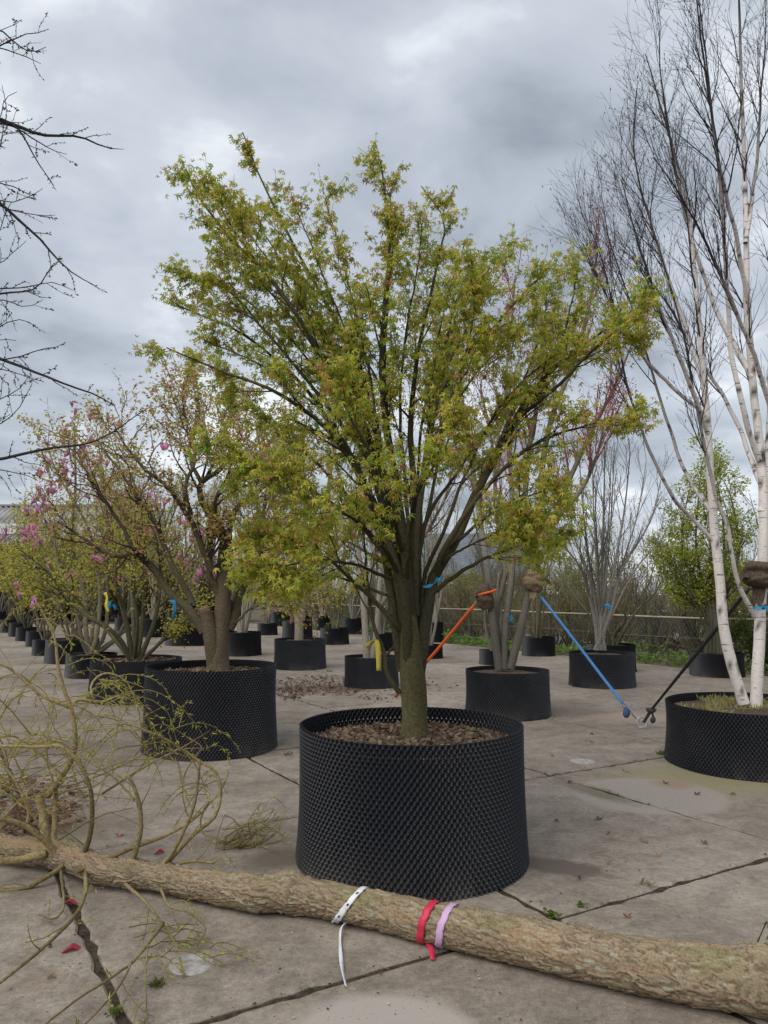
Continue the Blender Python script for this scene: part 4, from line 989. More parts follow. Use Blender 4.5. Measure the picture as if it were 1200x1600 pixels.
for a in (-1, 0, 1):
    for b in (-1, 0, 1):
        ci, cj = iu + a, iw + b; cjm = np.mod(cj, NC)
        jx = hash3(ci, cjm, ci * 0, 1); jy = hash3(ci, cjm, ci * 0, 2)
        dx_, dy_ = (ci + jx - cu) * 0.75, cj + jy - cw
        d_ = np.sqrt(dx_**2 + dy_**2); idh = hash3(ci, cjm, ci * 0, 3)
        nw = d_ < F1; F2 = np.where(nw, F1, np.minimum(F2, d_)); ID = np.where(nw, idh, ID); LX = np.where(nw, dx_, LX); F1 = np.where(nw, d_, F1)
edge = np.clip((F2 - F1) / 0.2, 0, 1); edge = edge * edge * (3 - 2 * edge)
fib = fbm(np.stack([S_ * 26, cosP * 26, sinP * 26], -1), 3, 21)
disp = 0.0065 * edge + 0.006 * (ID - 0.5) * edge + 0.010 * np.clip(LX, -.6, .6) * edge + 0.004 * (fib - 0.5) + 0.011 * (fbm(q3 * 0.55, 3, 40) - 0.5)
for ku, amp_, wdt in ((458, 0.020, 0.05), (100, 0.022, 0.06), (208, 0.012, 0.03), (262, 0.012, 0.03), (1187, 0.012, 0.06)):
    kk = log_at(ku); disp = disp + amp_ * np.exp(-((S_ - ss[kk]) / wdt) ** 2) * (0.35 + 0.65 * np.clip(sinP * 0 + cosP, 0, 1))
Vl = logP[:, None] + (logR[:, None] + disp)[..., None] * (cosP[..., None] * n1_[:, None] + sinP[..., None] * n2_[:, None])
Vl = Vl.reshape(-1, 3); Vl[:, 2] = np.maximum(Vl[:, 2], 0.004)
i, j = np.meshgrid(np.arange(LM - 1), np.arange(NS), indexing='ij'); kk = (j + 1) % NS
Fl = np.stack([i * NS + j, i * NS + kk, (i + 1) * NS + kk, (i + 1) * NS + j], -1).reshape(-1, 4)
plate = A3([0.26, 0.20, 0.13]) * (0.86 + 0.28 * ID)[..., None]; crack = A3([0.105, 0.075, 0.048])
C = crack + (plate - crack) * (0.25 + 0.75 * edge)[..., None]
moss = np.clip((fbm(q3 * 0.9, 4, 60) - 0.52) / 0.14, 0, 1) * np.clip(0.3 + 0.7 * cosP, 0, 1)
C = C + (A3([0.16, 0.17, 0.06]) - C) * (0.4 * moss)[..., None]
C = C * (0.85 + 0.3 * fib)[..., None]
scr = np.clip((fbm(np.stack([S_ * 3.0, cosP * 1.6, sinP * 1.6], -1), 4, 77) - 0.60) / 0.05, 0, 1) * np.clip(cosP + .3, 0, 1)
C = C + (A3([0.33, 0.215, 0.13]) - C) * (0.6 * scr)[..., None]
lich = np.clip((fbm(np.stack([S_ * 22, cosP * 9, sinP * 9], -1), 3, 91) - 0.66) / 0.04, 0, 1)
C = C + (A3([0.33, 0.34, 0.26]) - C) * (0.6 * lich)[..., None]
mk('trunk', Vl, [Fl], LOGBARK, wl, C.reshape(-1, 3))
V, F = disc([0, 0, 0], 1, 0.03, 32); ax = T_[-1]
cx_ = np.cross(ax, UP); cx_ /= np.linalg.norm(cx_); cy_ = np.cross(ax, cx_)
mk('cut_face', logP[-1] + (V * logR[-1] * 1.02) @ np.stack([cx_, -cy_, ax]), F, bpy.data.materials['cut_wood'], wl, None, False)
# shoots: (points (u,v,dy) with depth relative to the log) or ground-hugging ('g', points (u,v,z))
def logY(u): return float(logP[log_at(u)][1])
WY = logY(110)
sh = [('d', 110, [(72, 1330, .02), (68, 1280, .06), (61, 1243, .08)], .034, .027), ('d', 110, [(83, 1330, .03), (85, 1270, .08), (88, 1225, .1)], .02, .015),
      ('d', 110, [(74, 1244, .05), (94, 1215, .02), (114, 1182, 0), (118, 1150, -.02), (112, 1108, -.03), (101, 1080, -.05), (92, 1045, -.08), (84, 990, -.1), (55, 935, -.15)], .022, .003),
      ('d', 110, [(108, 1105, -.03), (62, 1082, -.1), (25, 1050, -.15), (0, 1034, -.2), (-40, 1015, -.2)], .012, .004), ('d', 110, [(111, 1104, -.03), (124, 1094, .05), (160, 1095, .1), (186, 1085, .12), (210, 1081, .15)], .012, .004),
      ('d', 110, [(144, 1091, .08), (141, 1072, .1), (154, 1056, .12), (173, 1053, .15), (196, 1066, .2), (209, 1092, .2), (216, 1122, .2), (222, 1160, .2)], .008, .002),
      ('d', 135, [(130, 1340, 0), (143, 1295, -.05), (144, 1245, -.08), (136, 1214, -.1), (120, 1186, -.1), (95, 1164, -.12), (60, 1165, -.15), (0, 1163, -.2), (-50, 1160, -.2)], .016, .006),
      ('d', 208, [(206, 1352, 0), (218, 1302, -.03), (217, 1262, -.04), (206, 1228, -.05), (196, 1211, -.06)], .017, .010),
      ('d', 208, [(210, 1250, -.05), (180, 1215, .1), (150, 1195, .2), (130, 1180, .25)], .007, .003),
      ('d', 130, [(120, 1362, -.13), (160, 1346, -.12), (205, 1326, -.1), (268, 1302, -.05), (308, 1276, 0), (328, 1252, .05), (318, 1240, .08), (292, 1244, .1), (283, 1226, .12), (293, 1198, .15), (312, 1172, .2)], .016, .003),
      ('d', 255, [(252, 1356, 0), (276, 1322, .0), (300, 1272, .05), (311, 1225, .08), (315, 1187, .1)], .015, .006),
      ('d', 262, [(258, 1352, .02), (300, 1305, .1), (335, 1276, .2), (345, 1238, .25), (336, 1206, .25), (310, 1190, .25), (280, 1168, .25), (240, 1146, .2), (185, 1128, .2)], .016, .004),
      ('d', 95, [(95, 1342, -.06), (68, 1312, -.12), (32, 1288, -.2), (-10, 1278, -.3)], .022, .012), ('d', 60, [(42, 1288, -.18), (42, 1266, -.2), (20, 1216, -.25), (-20, 1175, -.3)], .012, .005),
      ('d', 70, [(72, 1334, -.1), (30, 1344, -.16), (0, 1346, -.2), (-60, 1346, -.25)], .026, .018), ('d', 100, [(100, 1352, -.1), (70, 1374, -.2), (38, 1390, -.25), (-30, 1396, -.3)], .016, .009),
      ('g', 95, [(95, 1360, .06), (98, 1400, .05), (95, 1425, .05), (80, 1436, .04), (58, 1430, .03)], .010, .004), ('g', 133, [(133, 1362, .08), (132, 1395, .12), (115, 1430, .12), (80, 1467, .1), (40, 1502, .07), (-20, 1548, .04)], .013, .006),
      ('g', 197, [(195, 1380, .06), (230, 1410, .09), (255, 1440, .09), (272, 1466, .07), (280, 1488, .05), (288, 1522, .02)], .011, .003), ('g', 250, [(255, 1442, .085), (230, 1475, .09), (205, 1505, .08), (170, 1530, .07), (120, 1562, .05), (60, 1612, .03)], .009, .003),
      ('g', 205, [(206, 1504, .08), (180, 1552, .06), (125, 1610, .03)], .006, .003), ('g', 230, [(231, 1474, .09), (224, 1530, .05), (229, 1610, .02)], .005, .002),
      ('g', 252, [(250, 1386, .05), (262, 1416, .07), (290, 1425, .07), (314, 1444, .06), (320, 1456, .05), (300, 1486, .02)], .008, .003),
      ('d', 320, [(326, 1252, .1), (312, 1285, .1), (318, 1306, .1), (338, 1322, .1)], .007, .003), ('d', 290, [(262, 1352, .08), (300, 1345, .1), (332, 1348, .12), (330, 1336, .14)], .011, .007),
      ('d', 160, [(160, 1240, .1), (230, 1195, .3), (290, 1165, .4), (330, 1140, .5)], .008, .002), ('d', 100, [(70, 1232, .1), (130, 1220, .2), (200, 1190, .35), (240, 1165, .4)], .008, .003),
      ('d', 30, [(40, 1300, .1), (20, 1240, 0), (10, 1180, -.1), (-20, 1110, -.2)], .009, .003), ('d', 40, [(58, 1250, .1), (25, 1190, .1), (5, 1140, .1), (-30, 1080, .1)], .007, .003), ('d', 90, [(88, 1228, .1), (76, 1200, .1), (72, 1160, .1), (86, 1115, .1)], .006, .002),
      ('d', 200, [(90, 1312, .05), (150, 1278, 0), (210, 1262, -.05)], .006, .003), ('d', 150, [(0, 1283, -.1), (60, 1220, -.1), (150, 1160, -.05), (260, 1100, 0)], .004, .002)]
W0, W1 = (0.15, 0.115, 0.052), (0.34, 0.265, 0.13)
WL = []
for mode, u0, pts, r0, r1 in sh:
    Yb = logY(u0)
    p = [at(a, b_, Yb + c_) if mode == 'd' else gr(a, b_, c_) for a, b_, c_ in pts]
    P = smoothline(p, 22); P = P + np.cumsum(rng.normal(size=P.shape) * 0.0012, axis=0)
    P[:, 2] = np.maximum(P[:, 2], 0.006)
    WL.append((P, taper(22, r0 * .92, r1 * .9, .9)))
stem_parts(wl, WL, W0, W1, 'shoot', 8, 0.03, cap=True)
# hanging leafy twigs
hs = []
for (u, v, n_, ln_) in [(205, 1085, 10, 0.65), (160, 1060, 5, 0.5), (310, 1180, 5, 0.4), (260, 1150, 5, .5), (120, 1100, 5, 0.5), (90, 1050, 5, .5), (60, 1090, 5, .45), (20, 1050, 6, .6), (30, 1170, 7, .5), (10, 1220, 7, .5), (85, 1170, 6, .4), (180, 1130, 6, .5), (240, 1150, 5, .5), (340, 1230, 4, .4), (60, 960, 5, .4), (85, 990, 4, .3)]:
    for k in range(n_):
        s0 = at(u + rng.uniform(-22, 22), v + rng.uniform(-14, 14), WY + rng.uniform(-.25, .35)); a = rng.uniform(0, 6.28)
        d = nrm(A3([math.cos(a), math.sin(a) * .6, rng.uniform(-.2, .8)])); st = ln_ * rng.uniform(.5, 1.2) / 9; pt = [s0]
        for q_ in range(9):
            d = nrm(d + rng.normal(size=3) * .12 - UP * .22); pt.append(pt[-1] + d * st)
        hs.append(A3(pt))
for k in range(46):
    s0 = at(rng.uniform(-40, 150), rng.uniform(1140, 1330), WY + rng.uniform(-.5, .4)); a = rng.uniform(0, 6.28)
    d = nrm(A3([math.cos(a), math.sin(a) * .6, rng.uniform(-.1, .8)])); st = rng.uniform(.25, .8) / 9; pt = [s0]
    for q_ in range(9): d = nrm(d + rng.normal(size=3) * .13 - UP * .05); pt.append(pt[-1] + d * st)
    hs.append(A3(pt))
for k in range(26):   # a spray lying on the slabs towards the big pot
    s0 = gr(rng.uniform(335, 385), rng.uniform(1300, 1330), .02); e0 = gr(rng.uniform(400, 462), rng.uniform(1255, 1320), rng.uniform(.01, .1))
    hs.append(smoothline([s0, lerpc(s0, e0, .35) + rng.normal(size=3) * .09, lerpc(s0, e0, .7) + rng.normal(size=3) * .09, e0], 10))
for k in range(16):
    s0 = gr(rng.uniform(180, 330), rng.uniform(1400, 1500), .05); a = rng.uniform(0, 6.28)
    d = A3([math.cos(a), math.sin(a), 0]); hs.append(smoothline([s0, s0 + d * .1 + rng.normal(size=3) * .02, s0 + d * .22 + A3([0, 0, -.04])], 10))
HS = np.stack(hs); HS[..., 2] = np.maximum(HS[..., 2], 0.006)
HR = np.tile(taper(10, .0032, .0011), (len(HS), 1))
PW, RW = spawn(np.stack([p for p, r in WL]), np.stack([r for p, r in WL]), 3, 0.3, 0.97, 40, 0.24, 7, up=-0.02, wob=0.14, rf=0.4, r1=0.001, rmax=0.0035)
PW[..., 2] = np.maximum(PW[..., 2], 0.006)
V, F, _ = join([tubes(HS, HR, 4), tubes(PW, RW, 4)])
mk('twigs', V, F, TWIG, wl, barkc(V, (0.13, 0.09, 0.042), (0.27, 0.205, 0.085)), True, 'stuff')
WG = [(0.46, 0.47, 0.08), (0.34, 0.39, 0.06), (0.48, 0.42, 0.12)]
p1, t1 = along(HS[:92], 24, .1); p2, t2 = along(HS[92:], 14, .15); p3, t3 = along(PW, 7, .25)
pp = np.concatenate([p1, p2, p3]); tt = np.concatenate([t1, t2, t3])
V, F, C = leaves(pp, nrm(tt + rng.normal(size=pp.shape) * .6), .03 * rng.uniform(.6, 1.4, len(pp)), NARROW, palette(len(pp), WG, [.4, .35, .25]), .3)
V[:, 2] = np.maximum(V[:, 2], 0.005)
mk('foliage', V, F, LEAF, wl, C, False, 'stuff')
# tapes tied round the trunk
def band(name, u, wid, m_, label, cat, off=0.012, slant=0.0, marks=False):
    k = log_at(u); n = 48; a = np.arange(n) * 2 * math.pi / n
    hw = int(wid / 2 / (ss[1] - ss[0])) + 1
    rowsV = []
    for q_ in (k - hw, k - hw // 3, k + hw // 3, k + hw):
        row = np.clip(q_ + (slant * np.cos(a)).astype(int), 0, LM - 1)
        prm = Vl.reshape(LM, NS, 3)[np.clip(row, 0, LM - 1)[:, None] + np.arange(-6, 7)[None], ((a / (2 * math.pi)) * NS).astype(int)[:, None]]
        rad = np.linalg.norm(prm - logP[row][:, None], axis=-1); rad = .75 * rad.max(axis=1) + .25 * rad.mean(axis=1); rad = (rad * 2 + np.roll(rad, 1) + np.roll(rad, -1)) / 4
        rr = rad + 0.0012
        P = logP[row] + rr[:, None] * (np.cos(a)[:, None] * n1_[row] + np.sin(a)[:, None] * n2_[row]); P[:, 2] = np.maximum(P[:, 2], 0.006)
        rowsV.append(P)
    outer = np.concatenate(rowsV); cen = np.tile(logP[k], (len(outer), 1)); inner = outer + nrm(cen - outer) * 0.0025
    V = np.concatenate([outer, inner]); i = np.arange(n); j = (i + 1) % n; fs = []
    for r_ in range(3):
        fs.append(np.c_[r_ * n + i, r_ * n + j, (r_ + 1) * n + j, (r_ + 1) * n + i]); o_ = 4 * n
        fs.append(np.c_[o_ + r_ * n + i, o_ + (r_ + 1) * n + i, o_ + (r_ + 1) * n + j, o_ + r_ * n + j])
    fs.append(np.c_[i, 4 * n + i, 4 * n + j, j]); fs.append(np.c_[3 * n + i, 3 * n + j, 7 * n + j, 7 * n + i])
    o = thing(name, label, cat, (logP[k][0], logP[k][1], max(0.0, logP[k][2] - logR[k])))
    mk('band', V, [np.concatenate(fs)], m_, o)
    if marks:
        for s_ in range(4, n, 5):
            c_ = (rowsV[1][s_] + rowsV[2][s_]) / 2; c_ = c_ + nrm(c_ - logP[k]) * 0.0012
            tx = nrm(rowsV[2][s_] - rowsV[1][s_]); ty = nrm(rowsV[1][(s_ + 1) % n] - rowsV[1][s_]); tz = np.cross(tx, ty)
            Vm, Fm = obox(c_, np.stack([tx, ty, tz]), (.0045, .006, .0015)); mk('tick_mark', Vm, Fm, INK, o, None, False)
    return o
def strip(o, name, pts, wid, m_, n=24, wdir=(1, 0.2, 0), twist=0.6):
    P = smoothline(pts, n); Tn = nrm(np.gradient(P, axis=0)); wd = nrm(np.cross(np.cross(Tn, A3(wdir)), Tn))
    nn = np.cross(Tn, wd); a = np.sin(np.linspace(0, 5, n)) * twist
    wv = np.cos(a)[:, None] * wd + np.sin(a)[:, None] * nn; nv = np.cross(Tn, wv)
    V = np.concatenate([P - wv * wid / 2 + nv * .0012, P + wv * wid / 2 + nv * .0012, P + wv * wid / 2 - nv * .0012, P - wv * wid / 2 - nv * .0012])
    i = np.arange(n - 1); fs = [np.c_[a_ * n + i, a_ * n + i + 1, b_ * n + i + 1, b_ * n + i] for a_, b_ in ((0, 1), (1, 2), (2, 3), (3, 0))]
    fs.append(A3([[0, n, 2 * n, 3 * n]])); fs.append(A3([[n - 1, 4 * n - 1, 3 * n - 1, 2 * n - 1]]))
    return mk(name, V, [np.concatenate(fs)], m_, o)
o = band('ribbon', 545, .028, TAPEW, 'white measuring tape with dark ticks tied round the log', 'ribbon', slant=12, marks=True)
strip(o, 'loose_end', [gr(543, 1440, .02), gr(533, 1450, .03), gr(531, 1470, .012), gr(533, 1500, .012), gr(536, 1520, .015), gr(541, 1541, .008)], .017, TAPEW, 40, twist=.9)
o = band('ribbon', 671, .025, TAPER, 'bright red tape tied round the log', 'ribbon', slant=5)
strip(o, 'loose_end', [gr(667, 1472, .02), gr(674, 1482, .02), gr(676, 1499, .008)], .024, TAPER, 10, twist=.2)
o = band('ribbon', 697, .025, TAPEL, 'pale lilac tape tied round the log beside the red tape', 'ribbon', slant=5)
# green sprig at the log's end
sp = thing('leafy_sprig', 'small sprig with fresh green leaves at the end of the log', 'sprig', gr(1183, 1490))
pl = smoothline([gr(1183, 1490, .01), at(1184, 1470, 3.1), at(1190, 1452, 3.1), at(1198, 1440, 3.1)], 8)
mk('stem', *tubes(pl[None], taper(8, .005, .003)[None], 5), TWIG, sp, np.tile([.12, .10, .05], (40, 1)))
for (u, v, s_) in ((1186, 1447, .05), (1199, 1450, .06), (1196, 1468, .045)):
    V, F, C = leaves(at(u, v, 3.1)[None], A3([[.6, -.3, .5]]), A3([s_]), (A3([(0, 0, 0), (.3, .25, .04), (.33, .6, .03), (0, 1, -.1), (-.33, .6, .03), (-.3, .25, .04)]), A3([[0, 1, 2, 3, 4, 5]])), A3([[.1, .22, .04]]), .8)
    mk('leaf', V, F, LEAF, sp, C, False)

# ------------------------------------------------------------------ burlap wraps, straps, ribbons
def wrap(name, c, axis, r, h, m_, label, flaps):
    axis = nrm(A3(axis)); n, m = 28, 18; a = np.arange(n) * 2 * math.pi / n; t = np.linspace(-1, 1, m)
    x_ = nrm(np.cross(axis, A3([0.2, 1, 0.1]))); y_ = np.cross(axis, x_)
    Tt, Aa = np.meshgrid(t, a, indexing='ij')
    rr = r * (1 + 0.35 * np.cos(Tt * 1.3) * np.sin(Aa + .7) * 0.5 - .35 * np.abs(Tt) ** 3 - .12 * np.exp(-((Tt - .15) / .14) ** 2))
    rr = rr * (1 + 0.75 * (fbm(np.stack([np.cos(Aa) * 2.0 + c[0] + Tt, np.sin(Aa) * 2.0 - Tt, Tt * 1.6], -1), 4) - .5) + .035 * np.sin(Tt * 13 + 2.6 * np.sin(Aa + 1) + 3 * np.cos(2 * Aa)))
    V = A3(c) + (Tt * h / 2)[..., None] * axis + rr[..., None] * (np.cos(Aa)[..., None] * x_ + np.sin(Aa)[..., None] * y_)
    i, j = np.meshgrid(np.arange(m - 1), np.arange(n), indexing='ij'); k = (j + 1) % n
    F = np.stack([i * n + j, i * n + k, (i + 1) * n + k, (i + 1) * n + j], -1).reshape(-1, 4)
    o = thing(name, label, 'burlap wrap', A3(c) - axis * h / 2)
    mk('cloth', V.reshape(-1, 3), [F], m_, o)
    for (d, l_, w_) in flaps:
        d = nrm(A3(d)); s0 = A3(c) + d * r * .6; g_ = 7
        P = np.stack([s0 + d * l_ * q_ - UP * l_ * .5 * q_**2 for q_ in np.linspace(0, 1, g_)])
        sd_ = nrm(np.cross(d, UP)); rows_ = []
        for q_, p in enumerate(P):
            for s_ in np.linspace(-1, 1, 6): rows_.append(p + sd_ * s_ * w_ / 2 * (1 - .4 * q_ / g_) + UP * .02 * math.sin(s_ * 5 + q_))
        top = A3(rows_); bot = top - UP * .006
        i, j = np.meshgrid(np.arange(g_ - 1), np.arange(5), indexing='ij'); q0 = (i * 6 + j).ravel()
        Fq = np.c_[q0, q0 + 6, q0 + 7, q0 + 1]; mk('flap', np.concatenate([top, bot]), [np.concatenate([Fq, Fq[:, ::-1] + len(top)])], m_, o)
    return o
wrap('burlap_wrap', at(759, 932, RY - .02), at(765, 915, RY) - at(772, 960, RY), .105, .34, HEMPD, 'brown burlap wrapped on the stem held by the orange strap', [((-.9, -.3, .3), .1, .12)])
wrap('burlap_wrap', at(836, 908, RY - .02), at(842, 890, RY) - at(828, 935, RY), .135, .28, HEMP, 'light tan burlap wrapped on the stem held by the blue strap', [((1, -.3, .1), .17, .14), ((-.3, -.5, -.9), .12, .12)])
wrap('burlap_wrap', at(1188, 898, BY - .02), at(1189, 880, BY) - at(1187, 920, BY), .15, .24, HEMPD, 'dark weathered burlap wrapped round the thick birch stem', [((-1, -.2, .1), .12, .14), ((-.3, -.3, -.9), .14, .14), ((.9, -.4, -.2), .15, .16)])
def webbing(o, name, a, b, wid, m_, sag=0.0, n=16):
    a, b = A3(a), A3(b)
    pts = [a, lerpc(a, b, .5) - UP * sag, b]
    return strip(o, name, pts, wid, m_, n, wdir=np.cross(b - a, A3([.1, 1, .1])), twist=0.25)
anchor_o = gr(617, 1092); s_top = at(757, 927, RY - .12)
os_ = thing('ratchet_strap', 'orange webbing strap slanting from the burlap wrap behind the maple trunk', 'strap', anchor_o)
mid = lerpc(s_top, anchor_o, .1)
webbing(os_, 'webbing', mid, anchor_o + UP * .02, .042, ORANGE, .02); strip(os_, 'sleeve', [s_top, mid], .05, TAPEW, 6, (1, .1, .4), 0)
aa = np.linspace(0, 2 * math.pi, 25)
lp = at(760, 926, RY - .02) + .125 * np.stack([np.cos(aa), np.sin(aa), .25 * np.cos(aa)], -1)
mk('loop', *tubes(lp[None], np.full((1, 25), .016), 6), ORANGE, os_)
mk('anchor_ring', *tubes((anchor_o + .05 * np.stack([np.cos(aa), aa * 0, 1 + np.sin(aa)], -1))[None], np.full((1, 25), .008), 6), STEEL, os_)
AN = gr(1003, 1136)
bs = thing('ratchet_strap', 'blue webbing strap running from tan burlap down to the ground ring', 'strap', AN)
btop = at(845, 932, RY - .08); rat = at(976, 1103, float(AN[1]) + .08)
webbing(bs, 'webbing', btop, rat, .034, BLUE, .0)
dv = nrm(AN + A3([0, 0, .04]) - rat)
sdv = nrm(np.cross(dv, UP)); ndv = np.cross(sdv, dv)
V, F, _ = join([obox(rat + dv * .05, np.stack([dv, sdv, ndv]), (.075, .028, .008)), obox(rat + dv * .06 + ndv * .018, np.stack([dv, sdv, ndv]), (.05, .034, .007)), obox(rat + dv * .02 + ndv * .03, np.stack([dv, sdv, ndv]), (.018, .036, .018))])
mk('ratchet', V, F, STEEL, bs, None, False)
webbing(bs, 'lower_webbing', rat + dv * .1, AN + UP * .05, .03, STEEL, 0)
cb = at(978, 1112, float(AN[1]) + .05); V, F = obox(cb, np.eye(3), (.035, .03, .045)); V = cb + (V - cb) * .9
V, F, _ = join([tubes(smoothline([cb + A3([0, 0, .06]), cb + A3([.01, 0, 0]), cb + A3([-.005, 0, -.07])], 8)[None], A3([[.012, .028, .038, .042, .042, .04, .036, .015]]), 9, True)])
mk('strap_bundle', V, F, noise_mat('blue_bundle', (.03, .06, .14), (.07, .12, .24), 60), bs)
ds_ = thing('ratchet_strap', 'dark grey webbing strap slanting from the birch wrap to the ground ring', 'strap', AN + A3([.02, 0, 0]))
dtop = at(1172, 918, BY - .14); dlo = at(1017, 1110, float(AN[1]) - .05)
webbing(ds_, 'webbing', dtop, dlo, .036, DARKW, .0); webbing(ds_, 'lower_webbing', dlo, AN + A3([.02, 0, .05]), .035, DARKW, 0)
mk('knot', *tubes(smoothline([dlo + A3([-.06, 0, .02]), dlo + A3([0, -.02, 0]), dlo + A3([.06, 0, .015])], 7)[None], A3([[.01, .026, .03, .036, .03, .024, .01]]), 8, True), DARKW, ds_)
tl = at(1019, 1130, float(AN[1]) - .05)
V, F, _ = join([tubes(smoothline([dlo, lerpc(dlo, tl, .5) + A3([.02, 0, 0]), tl], 9)[None], A3([[.014, .014, .012, .012, .014, .03, .034, .03, .01]]), 8, True)])
mk('tail', V, F, DARKW, ds_)
gring = thing('ground_anchor', 'steel ring set in the slab where the blue and grey straps meet', 'anchor', AN)
mk('ring', *tubes((AN + .055 * np.stack([np.cos(aa), np.sin(aa) * .3, 1 + np.sin(aa)], -1))[None], np.full((1, 25), .008), 6), STEEL, gring)
V, F = disc([AN[0], AN[1], 0], .06, .012, 16); mk('plate', V, F, STEEL, gring, None, False)
# coloured marker ribbons in the trees
def ribbon(label, pts, wid, m_, Y, n=14, grp=None, tw=.8):
    w3 = [at(u, v, Y + (q_[0] if q_ else 0)) for u, v, *q_ in pts]
    o = thing('ribbon', label, 'ribbon', w3[-1], grp); strip(o, 'tape', w3, wid, m_, n, twist=tw); return o
ribbon('yellow tape hanging from the low shoot of the big maple', [(573, 1012, -.04), (580, 1004, -.05), (588, 1002, -.06), (591, 1020, -.06), (592, 1048, -.06)], .032, TAPEY, MY, tw=.3)
ribbon('blue twisted tape tied across the forks of the big maple', [(662, 917, -.14), (672, 915, -.16), (680, 910, -.16), (688, 903, -.14), (692, 898, -.1)], .03, TAPEB, MY, tw=1.4)
ribbon('blue tape hanging from the left limb of the old maple', [(264, 938, -.2), (272, 941, -.25), (273, 955, -.25), (270, 968, -.25)], .035, TAPEB, OY)
ribbon('blue tape tied on the inner limb of the old maple', [(284, 942, .0), (292, 945, -.08), (300, 942, .0)], .04, TAPEB, OY)
ribbon('small blue tag on the bare vase-shaped tree', [(946, 944, -.2), (951, 948, -.22), (953, 954, -.22)], .07, TAPEB, VY)
ribbon('blue tape tied round the thick birch stem', [(1178, 949, -.12), (1188, 950, -.16), (1197, 949, -.15), (1202, 960, -.17)], .05, TAPEB, BY)
ribbon('yellow tag hanging in the shrub by the magnolia', [(164, 926, -.5), (167, 934, -.5), (166, 946, -.5), (170, 956, -.5)], .045, TAPEY, SY)
ribbon('teal tag hanging in the shrub beside the yellow tag', [(172, 940, -.4), (170, 952, -.4), (176, 944, -.4), (182, 952, -.4)], .05, TAPEB, SY)
ribbon('small blue tag low on the burlap-wrapped stems', [(797, 962, -.2), (799, 967, -.2), (800, 972, -.2)], .05, TAPEB, RY)

# ------------------------------------------------------------------ fence, hedge and things behind
fn = thing('wire_fence', 'low post and wire fence with pale rail beyond the slabs', 'fence', ab(14.7, 12, -.1))
bs_ = np.arange(2.0, 34, 1.75)
for k, b_ in enumerate(bs_):
    p = ab(14.7, b_ + rng.uniform(-.1, .1), -.25); hh = 1.36 + rng.uniform(-.05, .06)
    lean = rng.normal(size=2) * .03
    P = smoothline([p, p + A3([lean[0] * .5, lean[1] * .5, hh * .5]), p + A3([lean[0], lean[1], hh])], 6)
    V, F = tubes(P[None], np.full((1, 6), .055), 9, True); mk('post', V + (fbm(V * 6, 2) - .5)[:, None] * .02, F, WOODPOST, fn)
for z_, r_, m_ in ((1.0, .022, RAIL), (.55, .004, WIRE), (.12, .006, WIRE)):
    P = smoothline([ab(14.62, b_, z_ + rng.uniform(-.02, .02)) for b_ in bs_], 60); mk('rail' if m_ is RAIL else 'wire', *tubes(P[None], np.full((1, 60), r_), 6), m_, fn)
net = []
bb = np.arange(2, 30, .09)
for sgn in (1, -1):
    net.append(np.stack([np.stack([ab(14.64, b_, .0), ab(14.64, b_ + sgn * .32, .5), ab(14.64, b_ + sgn * .64, .98)]) for b_ in bb]))
V, F = tubes(np.concatenate(net), np.full((len(bb) * 2, 3), .0018), 3); mk('wire_netting', V, F, WIRE, fn, kind='stuff')
# nettles and ground cover along the fence
n = 9000
a_ = 13.55 + rng.random(n) ** .9 * 1.5; b_ = rng.uniform(1, 34, n)
hh = .02 + .36 * rng.random(n) * np.clip(fbm(np.stack([a_ * 1.5, b_ * .7, a_ * 0], -1), 2) * 2 - .35, .1, 1.2)
pos = np.stack([a_ * DA[0] + b_ * DB[0], a_ * DA[1] + b_ * DB[1], hh - .03], -1)
V, F, C = leaves(pos, nrm(rng.normal(size=(n, 3)) * A3([1, 1, .3]) + UP * .1), rng.uniform(.06, .13, n), RHOMB, palette(n, [(.10, .22, .035), (.17, .30, .045), (.28, .32, .08)], [.4, .4, .2]), 1.2)
gc = mk('ground_cover', V, F, LEAF, None, C, False, 'stuff'); tag(gc, 'low green nettles along the foot of the wire fence', 'plants')
# bare hedge trees: three kinds, copied
def hedge_proto(h, sp, nst, bark, leafs, label, grp, k1=12, k2=7):
    o, _, _ = multi('hedge_shrub', label, 'shrub', None, nst, h, sp, .04, bark, leafs, k1, k2, .9, .5, grp, base=A3([0., 0, 0]), twr=.004, wob=.12, a1=38, up=.12, t0=.12)
    return o
HG1, HG2 = 'bare hedge shrubs behind the fence', 'far bare trees behind the yard'
BR = ((0.10, 0.08, 0.055), (0.21, 0.17, 0.115))
hp = [hedge_proto(2.6, 1.1, 8, BR, (.06, RHOMB, [(.30, .30, .07), (.34, .22, .1), (.24, .30, .06)], [.4, .3, .3], 2, 0), 'tangled bare brown hedge shrub behind the wire fence', HG1),
      hedge_proto(2.9, .9, 7, ((.08, .07, .05), (.17, .145, .105)), None, 'tangled bare brown hedge shrub behind the wire fence', HG1),
      hedge_proto(2.4, 1.3, 8, BR, (.07, RHOMB, [(.24, .30, .06), (.36, .36, .08)], [.5, .5], 6, 2), 'tangled bare brown hedge shrub behind the wire fence', HG1)]
ft = [hedge_proto(5.2, 1.7, 7, ((.09, .08, .065), (.17, .15, .125)), (.09, RHOMB, YG, YGW, 1, 0), 'hazy bare tree beyond the back rows of pots', HG2, 12, 7),
      hedge_proto(4.4, 1.9, 9, BR, (.10, RHOMB, [(.2, .18, .045), (.22, .13, .07)], [.6, .4], 2, 1), 'hazy bare tree beyond the back rows of pots', HG2, 11, 7)]
